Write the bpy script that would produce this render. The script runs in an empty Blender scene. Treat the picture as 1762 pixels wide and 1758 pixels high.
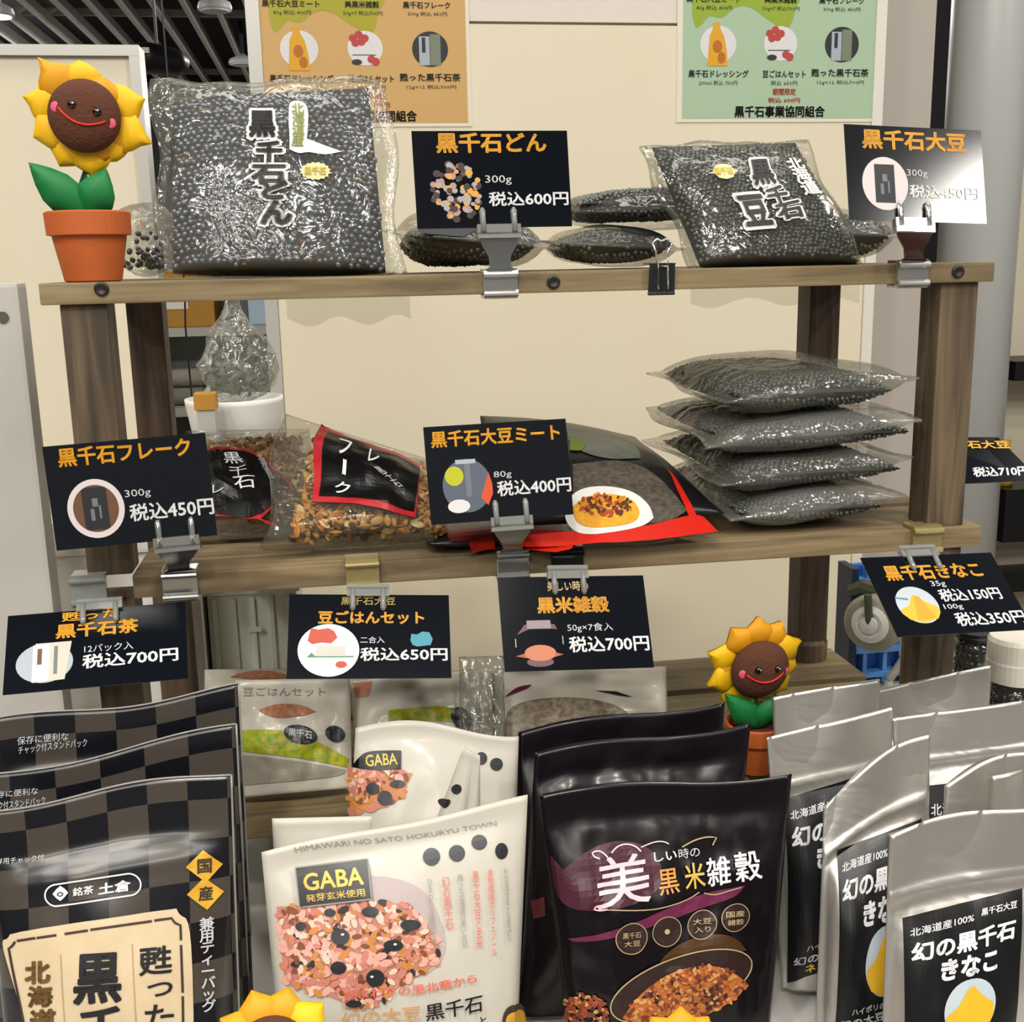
import bpy, bmesh, math, random
import numpy as np
from mathutils import Vector, Matrix, noise
random.seed(7); rng = np.random.RandomState(7)
scene = bpy.context.scene
COL = scene.collection
def lin(h):
    h = h.lstrip('#'); v = [int(h[i:i+2], 16)/255 for i in (0, 2, 4)]
    return tuple(c/12.92 if c <= .04045 else ((c+.055)/1.055)**2.4 for c in v) + (1.0,)

# ------------------------------------------------------------------ camera
FPX = 1950.0; YAW, PIT, ROL = .1502, .2155, -.0211
CAM = np.array([0, -.70, 1.20])
def _axes():
    f = np.array([math.sin(YAW)*math.cos(PIT), math.cos(YAW)*math.cos(PIT), -math.sin(PIT)])
    r = np.array([math.cos(YAW), -math.sin(YAW), 0]); u = np.cross(r, f)
    return np.array([r*math.cos(ROL)+u*math.sin(ROL), -r*math.sin(ROL)+u*math.cos(ROL), f])
MX = _axes()
cam_d = bpy.data.cameras.new('camera'); cam = bpy.data.objects.new('camera', cam_d); COL.objects.link(cam)
cam_d.sensor_width = 36; cam_d.lens = FPX/1762*36; cam_d.clip_start = .02; cam_d.clip_end = 100
m4 = Matrix.Identity(4)
for i in range(3):
    m4[i][0], m4[i][1], m4[i][2], m4[i][3] = MX[0][i], MX[1][i], -MX[2][i], CAM[i]
cam.matrix_world = m4
scene.camera = cam

# ------------------------------------------------------------------ world, lamps, exposure
scene.view_settings.view_transform = 'Standard'; scene.view_settings.look = 'None'
scene.view_settings.gamma = 1; scene.view_settings.use_curve_mapping = False
scene.view_settings.exposure = -0.32
scene.cycles.transparent_max_bounces = 32; scene.cycles.max_bounces = 10
scene.cycles.sample_clamp_indirect = 6; scene.cycles.caustics_reflective = False; scene.cycles.caustics_refractive = False
w = bpy.data.worlds.new('hall_air'); scene.world = w; w.use_nodes = True
w.node_tree.nodes['Background'].inputs[0].default_value = (1, .95, .88, 1)
w.node_tree.nodes['Background'].inputs[1].default_value = .20
def lamp(loc, size, energy, col=(1, .95, .87), rot=(0, 0, 0), shape='DISK', size_y=None):
    d = bpy.data.lights.new('ceiling_and_fill_light', 'AREA'); d.shape = shape; d.size = size
    if size_y: d.size_y = size_y
    d.energy = energy; d.color = col
    o = bpy.data.objects.new('ceiling_and_fill_light', d); COL.objects.link(o); o.location = loc; o.rotation_euler = rot
    return o
for x, y, e in ((-1.3, -1.5, 20), (-.35, -1.55, 22), (.3, -1.75, 22), (1.5, -1.2, 20), (-.75, -.95, 16), (.85, -.6, 14), (-1.6, .1, 12), (2.1, .2, 12)):
    lamp((x, y, 2.72), .2, e)
lamp((-.85, -2.6, 2.74), 1.5, 40, shape='RECTANGLE', size_y=.4)
lamp((-.9, -3.8, 2.74), 1.9, 45, shape='RECTANGLE', size_y=.5)  # fill light added behind the camera to brighten the pouch fronts
lamp((2.40, -2.28, 2.74), .42, 34, shape='RECTANGLE', size_y=.5)
lamp((.2, .40, 2.74), 2.0, 16, shape='RECTANGLE', size_y=.25)
for x, y in ((-2.6, 4.2), (1.2, 4.6), (-2.8, 8.2), (1.4, 8.6)):          # bare point lights added down the hall to brighten the ceiling slats
    d = bpy.data.lights.new('hall_fill_light', 'POINT'); d.energy = 75; d.shadow_soft_size = .12; d.color = (1, .96, .9)
    o = bpy.data.objects.new('hall_fill_light', d); COL.objects.link(o); o.location = (x, y, 2.45)
lamp((.5, 6.5, 2.74), 4.5, 90, col=(1, .97, .93), shape='RECTANGLE', size_y=1.2)

# ------------------------------------------------------------------ pixel <-> space helpers (rays of the photograph met with real planes)
def ray(x, y): return MX.T @ np.array([(x-881)/FPX, (879-y)/FPX, 1.0])
def at(x, y, Y):
    d = ray(x, y); return CAM + d*(Y-CAM[1])/d[1]
def atz(x, y, z):
    d = ray(x, y); return CAM + d*(z-CAM[2])/d[2]
def foot(x, Y, z):
    lo, hi = 300., 4000.
    for _ in range(50):
        m = (lo+hi)/2
        if at(x, m, Y)[2] > z: lo = m
        else: hi = m
    return at(x, lo, Y)
def proj(P):
    d = (np.asarray(P)-CAM) @ MX.T
    return np.stack([881+FPX*d[..., 0]/d[..., 2], 879-FPX*d[..., 1]/d[..., 2]], -1)

# ------------------------------------------------------------------ materials
MATS = {}
def mat(name, col, rough=.5, metal=0, spec=.5, coat=0, trans=0, bump=None, var=None, emit=None):
    """principled material; bump=(scale,strength), var=(scale,colour2,amount) for a mottled look"""
    if name in MATS: return MATS[name]
    m = bpy.data.materials.new(name); m.use_nodes = True; nt = m.node_tree; b = nt.nodes['Principled BSDF']
    c = lin(col) if isinstance(col, str) else col
    b.inputs['Base Color'].default_value = c; b.inputs['Roughness'].default_value = rough
    b.inputs['Metallic'].default_value = metal; b.inputs['Specular IOR Level'].default_value = spec
    b.inputs['Coat Weight'].default_value = coat; b.inputs['Coat Roughness'].default_value = .12
    if trans: b.inputs['Transmission Weight'].default_value = trans
    if emit: b.inputs['Emission Color'].default_value = c; b.inputs['Emission Strength'].default_value = emit
    tc = nt.nodes.new('ShaderNodeTexCoord')
    if var:
        n = nt.nodes.new('ShaderNodeTexNoise'); n.inputs['Scale'].default_value = var[0]; n.inputs['Detail'].default_value = 4
        nt.links.new(tc.outputs['Object'], n.inputs['Vector'])
        r = nt.nodes.new('ShaderNodeValToRGB'); r.color_ramp.elements[0].position = .5-var[2]/2; r.color_ramp.elements[1].position = .5+var[2]/2
        r.color_ramp.elements[0].color = c; r.color_ramp.elements[1].color = lin(var[1])
        nt.links.new(n.outputs['Fac'], r.inputs['Fac']); nt.links.new(r.outputs['Color'], b.inputs['Base Color'])
    if bump:
        n = nt.nodes.new('ShaderNodeTexNoise'); n.inputs['Scale'].default_value = bump[0]; n.inputs['Detail'].default_value = 3
        nt.links.new(tc.outputs['Object'], n.inputs['Vector'])
        bp = nt.nodes.new('ShaderNodeBump'); bp.inputs['Strength'].default_value = bump[1]; bp.inputs['Distance'].default_value = .004
        nt.links.new(n.outputs['Fac'], bp.inputs['Height']); nt.links.new(bp.outputs['Normal'], b.inputs['Normal'])
    MATS[name] = m; return m
def wood(name, c1, c2, axis, rough=.6):
    if name in MATS: return MATS[name]
    m = bpy.data.materials.new(name); m.use_nodes = True; nt = m.node_tree; b = nt.nodes['Principled BSDF']; L = nt.links.new
    tc = nt.nodes.new('ShaderNodeTexCoord'); mp = nt.nodes.new('ShaderNodeMapping')
    s = [70, 70, 70]; s[axis] = 5; mp.inputs['Scale'].default_value = s
    L(tc.outputs['Object'], mp.inputs['Vector'])
    n = nt.nodes.new('ShaderNodeTexNoise'); n.inputs['Scale'].default_value = 1.6; n.inputs['Detail'].default_value = 6; n.inputs['Distortion'].default_value = .6
    L(mp.outputs['Vector'], n.inputs['Vector'])
    r = nt.nodes.new('ShaderNodeValToRGB'); r.color_ramp.elements[0].position = .34; r.color_ramp.elements[1].position = .68
    r.color_ramp.elements[0].color = lin(c1); r.color_ramp.elements[1].color = lin(c2)
    L(n.outputs['Fac'], r.inputs['Fac']); L(r.outputs['Color'], b.inputs['Base Color'])
    b.inputs['Roughness'].default_value = rough
    bp = nt.nodes.new('ShaderNodeBump'); bp.inputs['Strength'].default_value = .35; bp.inputs['Distance'].default_value = .001
    L(n.outputs['Fac'], bp.inputs['Height']); L(bp.outputs['Normal'], b.inputs['Normal'])
    MATS[name] = m; return m
def film(name, haze=.10, gloss=.10, scale=38, strength=.5, tint='#f4f4f0', rough=.09, hazecol='#d8d8d2'):
    """thin clear plastic: transparent, with fresnel gloss, a little milky haze and crinkle relief"""
    if name in MATS: return MATS[name]
    m = bpy.data.materials.new(name); m.use_nodes = True; nt = m.node_tree; L = nt.links.new
    for n in list(nt.nodes): nt.nodes.remove(n)
    out = nt.nodes.new('ShaderNodeOutputMaterial'); tc = nt.nodes.new('ShaderNodeTexCoord')
    n = nt.nodes.new('ShaderNodeTexNoise'); n.inputs['Scale'].default_value = scale; n.inputs['Detail'].default_value = 3; n.inputs['Distortion'].default_value = 1.2
    L(tc.outputs['Object'], n.inputs['Vector'])
    bp = nt.nodes.new('ShaderNodeBump'); bp.inputs['Strength'].default_value = strength; bp.inputs['Distance'].default_value = .006
    L(n.outputs['Fac'], bp.inputs['Height'])
    tr = nt.nodes.new('ShaderNodeBsdfTransparent'); tr.inputs[0].default_value = lin(tint)
    df = nt.nodes.new('ShaderNodeBsdfDiffuse'); df.inputs[0].default_value = lin(hazecol)
    gl = nt.nodes.new('ShaderNodeBsdfGlossy'); gl.inputs['Roughness'].default_value = rough; L(bp.outputs['Normal'], gl.inputs['Normal'])
    m1 = nt.nodes.new('ShaderNodeMixShader'); m1.inputs[0].default_value = haze
    L(tr.outputs[0], m1.inputs[1]); L(df.outputs[0], m1.inputs[2])
    lw = nt.nodes.new('ShaderNodeLayerWeight'); lw.inputs['Blend'].default_value = .25; L(bp.outputs['Normal'], lw.inputs['Normal'])
    mr = nt.nodes.new('ShaderNodeMapRange'); mr.inputs['To Min'].default_value = gloss*.5; mr.inputs['To Max'].default_value = min(1, gloss*3+.12)
    L(lw.outputs['Fresnel'], mr.inputs['Value'])
    m2 = nt.nodes.new('ShaderNodeMixShader'); L(mr.outputs['Result'], m2.inputs[0]); L(m1.outputs[0], m2.inputs[1]); L(gl.outputs[0], m2.inputs[2])
    L(m2.outputs[0], out.inputs['Surface'])
    MATS[name] = m; return m
def checker(name, c1, c2, scale, rough=.22):
    """flat print of squares in the pouch's own UV map"""
    if name in MATS: return MATS[name]
    m = mat(name, c1, rough, coat=.4, bump=(22, .12)); nt = m.node_tree; b = nt.nodes['Principled BSDF']
    uv = nt.nodes.new('ShaderNodeUVMap'); mp = nt.nodes.new('ShaderNodeMapping'); mp.inputs['Scale'].default_value = (scale[0], scale[1], 1)
    ck = nt.nodes.new('ShaderNodeTexChecker'); ck.inputs['Scale'].default_value = 1
    ck.inputs['Color1'].default_value = lin(c1); ck.inputs['Color2'].default_value = lin(c2)
    mp.inputs['Location'].default_value = (.013, .013, .013)
    nt.links.new(uv.outputs['UV'], mp.inputs['Vector']); nt.links.new(mp.outputs['Vector'], ck.inputs['Vector'])
    nt.links.new(ck.outputs['Color'], b.inputs['Base Color']); return m

# ------------------------------------------------------------------ object helpers
def root(name, label, cat, loc, group=None):
    o = bpy.data.objects.new(name, None); COL.objects.link(o); o.location = Vector(loc); o.empty_display_size = .02
    o['label'] = label; o['category'] = cat
    if group: o['group'] = group
    return o
def tag(o, label, cat, group=None):
    o['label'] = label; o['category'] = cat
    if group: o['group'] = group
    return o
def origin(o):
    p = np.zeros(3)
    while o is not None: p = p+np.array(o.location); o = o.parent
    return p
def mesh(name, V, F, m, parent=None, smooth=False, midx=None, loc=None, kind=None, label=None, uv=None):
    """V in world coordinates; the object's origin is its parent's origin (or loc, or the middle of its base)"""
    V = np.asarray(V, float).reshape(-1, 3)
    me = bpy.data.meshes.new(name)
    base = origin(parent) if parent is not None else np.zeros(3)
    if parent is None:
        o0 = np.array(loc) if loc is not None else np.array([(V[:, 0].min()+V[:, 0].max())/2, (V[:, 1].min()+V[:, 1].max())/2, V[:, 2].min()])
    else: o0 = base
    me.from_pydata((V-o0).tolist(), [], [tuple(int(i) for i in f) for f in F])
    for x in (m if isinstance(m, (list, tuple)) else [m]): me.materials.append(x)
    if midx is not None: me.polygons.foreach_set('material_index', np.asarray(midx, np.int32))
    if smooth: me.polygons.foreach_set('use_smooth', np.ones(len(me.polygons), bool))
    if uv is not None:
        ul = me.uv_layers.new(name='UVMap'); li = np.zeros(len(me.loops), np.int32); me.loops.foreach_get('vertex_index', li)
        ul.data.foreach_set('uv', np.asarray(uv, float)[li].ravel())
    me.update()
    o = bpy.data.objects.new(name, me); COL.objects.link(o)
    if parent is not None: o.parent = parent
    else: o.location = Vector(o0)
    if kind: o['kind'] = kind
    if label: o['label'] = label
    return o
def box_vf(lo, hi, bev=0):
    lo, hi = np.array(lo, float), np.array(hi, float)
    bm = bmesh.new(); bmesh.ops.create_cube(bm, size=1)
    for v in bm.verts: v.co = Vector((lo+hi)/2+np.array(v.co)*(hi-lo))
    if bev: bmesh.ops.bevel(bm, geom=bm.edges[:], offset=bev, segments=2, affect='EDGES', profile=.7)
    return bm_vf(bm)
def bm_vf(bm):
    bm.verts.index_update()
    V = np.array([v.co[:] for v in bm.verts]); F = [[v.index for v in f.verts] for f in bm.faces]; bm.free(); return V, F
def join(*vfs):
    V, F, M, n = [], [], [], 0
    for k, (v, f) in enumerate(vfs):
        V.append(np.asarray(v)); F += [[i+n for i in q] for q in f]; M += [k]*len(f); n += len(v)
    return np.concatenate(V), F, M
def box(name, lo, hi, m, parent=None, bev=0, **k):
    V, F = box_vf(lo, hi, bev); return mesh(name, V, F, m, parent, **k)
def hexa_vf(bot, top):
    """prism between two equal rings of points"""
    n = len(bot); V = np.concatenate([np.array(bot), np.array(top)])
    F = [list(range(n))[::-1], list(range(n, 2*n))]+[[i, (i+1) % n, n+(i+1) % n, n+i] for i in range(n)]
    return V, F
def tube_vf(pts, r, n=8, cap=True):
    pts = [np.array(p, float) for p in pts]; V, F = [], []
    rr = r if isinstance(r, (list, tuple)) else [r]*len(pts)
    for i, p in enumerate(pts):
        d = pts[min(i+1, len(pts)-1)]-pts[max(i-1, 0)]; d = d/(np.linalg.norm(d)+1e-12)
        a = np.cross(d, [0, 0, 1.0]); a = np.cross(d, [1.0, 0, 0]) if np.linalg.norm(a) < .2 else a; a /= np.linalg.norm(a); b = np.cross(d, a)
        for k in range(n):
            t = 2*math.pi*k/n; V.append(p+rr[i]*(a*math.cos(t)+b*math.sin(t)))
    for i in range(len(pts)-1):
        for k in range(n): F.append([i*n+k, i*n+(k+1) % n, (i+1)*n+(k+1) % n, (i+1)*n+k])
    if cap: F += [list(range(n))[::-1], list(range((len(pts)-1)*n, len(pts)*n))]
    return np.array(V), F
def lathe_vf(c, prof, n=32, axis=(0, 0, 1)):
    """prof: (radius, height) from bottom to top"""
    ax = np.array(axis, float); ax /= np.linalg.norm(ax); a = np.cross(ax, [0, 1.0, 0])
    if np.linalg.norm(a) < .2: a = np.cross(ax, [1.0, 0, 0])
    a /= np.linalg.norm(a); b = np.cross(ax, a); V, F = [], []
    for r, h in prof:
        for k in range(n):
            t = 2*math.pi*k/n; V.append(np.array(c)+ax*h+r*(a*math.cos(t)+b*math.sin(t)))
    for i in range(len(prof)-1):
        for k in range(n): F.append([i*n+k, i*n+(k+1) % n, (i+1)*n+(k+1) % n, (i+1)*n+k])
    F += [list(range(n))[::-1], list(range((len(prof)-1)*n, len(prof)*n))]
    return np.array(V), F
def ico_vf(sub=2):
    bm = bmesh.new(); bmesh.ops.create_icosphere(bm, subdivisions=sub, radius=1); return bm_vf(bm)
ICO = ico_vf(2); ICO1 = ico_vf(1)
def blobs_vf(P, rad, ico=ICO, squash=(1, .85, .8), jit=.15):
    """many small ellipsoids as one vertex/face set"""
    V0, F0 = np.asarray(ico[0]), np.asarray(ico[1]); n = len(P)
    q = rng.normal(size=(n, 4)); q /= np.linalg.norm(q, axis=1)[:, None]
    w_, x, y, z = q.T
    Rm = np.stack([1-2*(y*y+z*z), 2*(x*y-w_*z), 2*(x*z+w_*y), 2*(x*y+w_*z), 1-2*(x*x+z*z), 2*(y*z-w_*x), 2*(x*z-w_*y), 2*(y*z+w_*x), 1-2*(x*x+y*y)], -1).reshape(n, 3, 3)
    s = rad*(1+jit*rng.uniform(-1, 1, n))
    V = np.einsum('nij,vj->nvi', Rm, V0*np.array(squash))*s[:, None, None]+np.asarray(P)[:, None, :]
    F = (F0[None]+(np.arange(n)*len(V0))[:, None, None]).reshape(-1, F0.shape[1])
    return V.reshape(-1, 3), F.tolist()

# ------------------------------------------------------------------ curved sheets and what is printed on them
def nz(p, s=1.0): return noise.noise(Vector((p[0]*s, p[1]*s, p[2]*s)))
class Sheet:
    """bilinear quad TL,TR,BR,BL in space with a bulge towards its front; (u,v) = (left-right, bottom-top)"""
    def __init__(s, q, bulge=None, top=None, left=None, right=None, bottom=None):
        s.q = [np.array(p, float) for p in q]; s.bulge = bulge; s.top, s.left, s.right, s.bot = top, left, right, bottom
        n = np.cross(s.q[2]-s.q[3], s.q[0]-s.q[3])+np.cross(s.q[1]-s.q[2], s.q[3]-s.q[2])*0
        n = np.cross(s.q[1]-s.q[3], s.q[0]-s.q[2]); s.n = n/np.linalg.norm(n)
        if np.dot(s.n, CAM-(s.q[0]+s.q[2])/2) < 0: s.n = -s.n
        s._tab = None; s.grid = None
    def base(s, u, v):
        u = np.asarray(u, float)[..., None]; v = np.asarray(v, float)[..., None]; a, b, c, d = s.q
        P = (1-u)*v*a+u*v*b+u*(1-v)*c+(1-u)*(1-v)*d
        up = (a+b-c-d)/2; rt = (b+c-a-d)/2; u0, v0 = u[..., 0], v[..., 0]
        if s.top: P = P+up*(s.top(u0)*np.clip(v0, 0, 1)**3)[..., None]
        if s.bot: P = P+up*(s.bot(u0)*np.clip(1-v0, 0, 1)**3)[..., None]
        if s.left: P = P+rt*(s.left(v0)*np.clip(1-u0, 0, 1)**2)[..., None]
        if s.right: P = P+rt*(s.right(v0)*np.clip(u0, 0, 1)**2)[..., None]
        return P
    def setgrid(s, nu, nv, h0):
        U, V = np.meshgrid(np.linspace(0, 1, nu), np.linspace(0, 1, nv)); s._tab = None; s.grid = None
        G = s.F(U, V, h0); s.grid = (nu, nv, G)
    def F(s, u, v, h=0, side=1):
        if s.grid is not None and side == 1:           # stay parallel to the sheet's own facets
            nu, nv, G = s.grid; u = np.asarray(u, float); v = np.asarray(v, float)
            a = np.clip(u, 0, 1)*(nu-1); b = np.clip(v, 0, 1)*(nv-1); i = np.minimum(a.astype(int), nu-2); j = np.minimum(b.astype(int), nv-2)
            a = (u*(nu-1)-i)[..., None]; b = (v*(nv-1)-j)[..., None]
            return (1-a)*(1-b)*G[j, i]+a*(1-b)*G[j, i+1]+(1-a)*b*G[j+1, i]+a*b*G[j+1, i+1]+s.n*np.asarray(h, float)[..., None]
        P = s.base(u, v); b = s.bulge(np.asarray(u, float), np.asarray(v, float)) if s.bulge else np.zeros(np.shape(u))
        return P+s.n*(side*b+h)[..., None]
    def uv(s, px, py):
        if s._tab is None:
            g = np.linspace(-.05, 1.05, 56); U, V = np.meshgrid(g, g); s._tab = (U.ravel(), V.ravel(), proj(s.F(U.ravel(), V.ravel())))
        U, V, T = s._tab; k = np.argmin((T[:, 0]-px)**2+(T[:, 1]-py)**2); x = np.array([U[k], V[k]])
        for _ in range(6):
            f0 = proj(s.F(x[0], x[1])); J = np.stack([(proj(s.F(x[0]+1e-4, x[1]))-f0)/1e-4, (proj(s.F(x[0], x[1]+1e-4))-f0)/1e-4], 1)
            x = np.clip(x+np.clip(np.linalg.lstsq(J, np.array([px, py])-f0, rcond=None)[0], -.1, .1), -.15, 1.15)
        return x
    def quv(s, q): return [s.uv(*p) for p in q]
def sm(x, a, b):
    t = np.clip((x-a)/(b-a), 0, 1); return t*t*(3-2*t)
def pillow(T, top=.9, bot=0., left=0., right=1., wr=0., seed=0., ex=.55, ws=5., lo=.0, asym=.42):
    """bulge of a filled bag between its seams: thickness T, seams at the given u,v"""
    def f(u, v):
        a = np.clip((u-left)/(right-left), 0, 1); b = np.clip((v-bot)/(top-bot), 0, 1)
        e = np.clip(1-(2*a-1)**2, 0, 1)**ex*np.clip(np.where(b < asym, lo+(1-lo)*np.sin(b/asym*math.pi/2)**.8, np.cos((b-asym)/(1-asym)*math.pi/2)**.8), 0, 1)
        r = T*e
        if wr:
            shp = np.broadcast(u, v).shape; uu = np.broadcast_to(u, shp).ravel(); vv = np.broadcast_to(v, shp).ravel()
            w_ = np.array([nz((a_*ws+seed, b_*ws*.8, seed*1.7))+.5*nz((a_*ws*2.3, b_*ws*2.1+seed, 3.3)) for a_, b_ in zip(uu, vv)]).reshape(shp)
            edge = np.clip(np.minimum(np.minimum(u, 1-u), np.minimum(v, 1-v))*8, 0, 1)
            r = r+wr*w_*edge*(.35+.65*e)
        return r
    return f
def bag_vf(S, nu=28, nv=34, back=.6, th=.0008, keep=False):
    """closed envelope: front sheet, back sheet, welded rim"""
    U, V = np.meshgrid(np.linspace(0, 1, nu), np.linspace(0, 1, nv)); A = S.F(U, V, th/2)
    if keep: S.setgrid(nu, nv, th/2)
    b = (S.bulge(U, V) if S.bulge else np.zeros(U.shape)); b0 = np.maximum(b, 0)
    B = S.base(U, V)-S.n*(b0*back+th/2)[..., None]
    P = np.concatenate([A.reshape(-1, 3), B.reshape(-1, 3)]); F = []; N = nu*nv
    for j in range(nv-1):
        for i in range(nu-1):
            k = j*nu+i; F.append([k, k+1, k+nu+1, k+nu]); F.append([N+k, N+k+nu, N+k+nu+1, N+k+1])
    rim = [i for i in range(nu)]+[j*nu+nu-1 for j in range(1, nv)]+[(nv-1)*nu+i for i in range(nu-2, -1, -1)]+[j*nu for j in range(nv-2, 0, -1)]
    for a, c in zip(rim, rim[1:]+rim[:1]): F.append([a, N+a, N+c, c])
    uv = np.stack([U.ravel(), V.ravel()], -1); uv = np.concatenate([uv, uv])
    return P, F, uv
_fc = bpy.data.curves.new('lettering_source', 'FONT'); _fo = bpy.data.objects.new('lettering_source', _fc); COL.objects.link(_fo)
def glyphs(body, bold=0., vertical=False, res=3, gap=1.0):
    _fc.body = '\n'.join(body) if vertical else body
    _fc.align_x = 'CENTER' if vertical else 'LEFT'; _fc.fill_mode = 'BOTH'; _fc.resolution_u = res; _fc.space_line = .88*gap; _fc.space_character = 1 if vertical else gap
    dg = bpy.context.evaluated_depsgraph_get(); dg.update()
    me = bpy.data.meshes.new_from_object(_fo.evaluated_get(dg))
    V = np.array([v.co[:2] for v in me.vertices]); F = [list(p.vertices) for p in me.polygons]; bpy.data.meshes.remove(me)
    if bold > 0:                                       # heavier strokes: a band along every contour
        _fc.fill_mode = 'NONE'; dg.update(); me = bpy.data.meshes.new_from_object(_fo.evaluated_get(dg)); _fc.fill_mode = 'BOTH'
        W = np.array([v.co[:2] for v in me.vertices]); E = np.array([e.vertices[:] for e in me.edges]); bpy.data.meshes.remove(me)
        a, b = W[E[:, 0]], W[E[:, 1]]; d = b-a; ln = np.linalg.norm(d, axis=1); k = ln > 1e-5; a, b, d = a[k], b[k], d[k]/ln[k][:, None]
        n = np.stack([-d[:, 1], d[:, 0]], 1)*bold; e = d*bold*.55; Q = np.stack([a-e-n, b+e-n, b+e+n, a-e+n], 1).reshape(-1, 2)
        F = F+[[len(V)+4*i+j for j in range(4)] for i in range(len(a))]; V = np.concatenate([V, Q])
    return V, F
def cut(V, F, nx, ny):
    """slice a flat figure (in the unit square) so that it can follow a curved sheet"""
    bm = bmesh.new(); vs = [bm.verts.new((p[0], p[1], 0)) for p in V]
    for f in F:
        try: bm.faces.new([vs[i] for i in f])
        except ValueError: pass
    for k in range(1, nx): bmesh.ops.bisect_plane(bm, geom=bm.verts[:]+bm.edges[:]+bm.faces[:], plane_co=(k/nx, 0, 0), plane_no=(1, 0, 0))
    for k in range(1, ny): bmesh.ops.bisect_plane(bm, geom=bm.verts[:]+bm.edges[:]+bm.faces[:], plane_co=(0, k/ny, 0), plane_no=(0, 1, 0))
    bmesh.ops.triangulate(bm, faces=[f for f in bm.faces if len(f.verts) > 4])
    V, F = bm_vf(bm); return V[:, :2], F
def cutgrid(V, F, nu, nv):
    """slice a figure given in uv along the sheet's own grid lines"""
    lo, hi = V.min(0), V.max(0)
    bm = bmesh.new(); vs = [bm.verts.new((p[0], p[1], 0)) for p in V]
    for f in F:
        try: bm.faces.new([vs[i] for i in f])
        except ValueError: pass
    for ax, n in ((0, nu-1), (1, nv-1)):
        for k in range(1, n):
            if lo[ax]+1e-5 < k/n < hi[ax]-1e-5:
                co, no = [0, 0, 0], [0, 0, 0]; co[ax] = k/n; no[ax] = 1
                bmesh.ops.bisect_plane(bm, geom=bm.verts[:]+bm.edges[:]+bm.faces[:], plane_co=co, plane_no=no)
    bmesh.ops.triangulate(bm, faces=[f for f in bm.faces if len(f.verts) > 4])
    V, F = bm_vf(bm); return V[:, :2], F
def onto(S, quv, V, F, h=.0004, cuts=None):
    """unit-square figure -> sheet; quv = uv of TL,TR,BR,BL of the square"""
    q = [np.array(p) for p in quv]
    if cuts is None:
        if S.bulge is None: cuts = (1, 1)
        else:
            du = max(abs(q[1]-q[0]).max(), abs(q[2]-q[3]).max()); dv = max(abs(q[0]-q[3]).max(), abs(q[1]-q[2]).max())
            cuts = (max(1, min(14, int(du*22))), max(1, min(14, int(dv*26))))
    V = np.asarray(V); x, y = V[:, :1], V[:, 1:2]
    W = (1-x)*y*q[0]+x*y*q[1]+x*(1-y)*q[2]+(1-x)*(1-y)*q[3]
    if S.grid is not None: W, F = cutgrid(W, F, S.grid[0], S.grid[1])
    elif cuts != (1, 1):
        V, F = cut(V, F, *cuts); x, y = V[:, :1], V[:, 1:2]; W = (1-x)*y*q[0]+x*y*q[1]+x*(1-y)*q[2]+(1-x)*(1-y)*q[3]
    return S.F(W[:, 0], W[:, 1], h), F
def unit(V):
    lo, hi = V.min(0), V.max(0); return (V-lo)/np.maximum(hi-lo, 1e-6)
def text_vf(S, body, quv, bold=.015, vertical=False, h=.0005, res=3, gap=1.0, cuts=None):
    V, F = glyphs(body, bold, vertical, res, gap); return onto(S, quv, unit(V), F, h, cuts)
def rect(x0, y0, x1, y1, slope=0, shear=0):
    """pixel rectangle, baseline tilted by slope (dy/dx), sides by shear (dx/dy)"""
    def p(x, y): return (x+shear*(y-y0), y+slope*(x-x0))
    return [p(x0, y0), p(x1, y0), p(x1, y1), p(x0, y1)]
SQ = (np.array([[0, 0], [1, 0], [1, 1], [0, 1.]]), [[0, 1, 2, 3]])
def disc(n=28, x=1, y=1): 
    t = np.linspace(0, 2*math.pi, n, endpoint=False); return np.stack([.5+.5*np.cos(t)*x, .5+.5*np.sin(t)*y], -1), [list(range(n))]
def ring(n=40, w=.08):
    t = np.linspace(0, 2*math.pi, n, endpoint=False); c, s = np.cos(t), np.sin(t)
    V = np.concatenate([np.stack([.5+.5*c, .5+.5*s], -1), np.stack([.5+(.5-w)*c, .5+(.5-w)*s], -1)])
    return V, [[i, (i+1) % n, n+(i+1) % n, n+i] for i in range(n)]
def frame_fig(w=.04, hgt=.04):
    V = np.array([[0, 0], [1, 0], [1, 1], [0, 1], [w, hgt], [1-w, hgt], [1-w, 1-hgt], [w, 1-hgt]], float)
    return V, [[0, 1, 5, 4], [1, 2, 6, 5], [2, 3, 7, 6], [3, 0, 4, 7]]
def poly_fig(pts): return np.array(pts, float), [list(range(len(pts)))]
def soft(pts, closed=True, rounds=2):
    """round the gentle turns of an outline, keep its sharp corners"""
    for _ in range(rounds):
        P = [np.array(p, float) for p in pts]; n = len(P); out = []
        for i, p in enumerate(P):
            if not closed and i in (0, n-1): out.append(p); continue
            a, b = P[i-1]-p, P[(i+1) % n]-p; la, lb = np.linalg.norm(a), np.linalg.norm(b)
            if la < 1e-6 or lb < 1e-6: continue
            turn = math.degrees(math.pi-math.acos(max(-1, min(1, float(a @ b)/(la*lb)))))
            if turn > 62 or turn < 2: out.append(p)
            else: out += [p+a*.25, p+b*.25]
        pts = out
    return pts
def pxpoly(S, pts, h=.0004, cuts=(8, 8)):
    """polygon outlined in pixels, laid on the sheet"""
    pts = soft(pts) if len(pts) > 4 else pts
    q = np.array([S.uv(*p) for p in pts]); lo, hi = q.min(0), q.max(0); U = (q-lo)/(hi-lo)
    return onto(S, [(lo[0], hi[1]), (hi[0], hi[1]), (hi[0], lo[1]), (lo[0], lo[1])], U, [list(range(len(pts)))], h, cuts if S.bulge else (1, 1))
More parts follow.
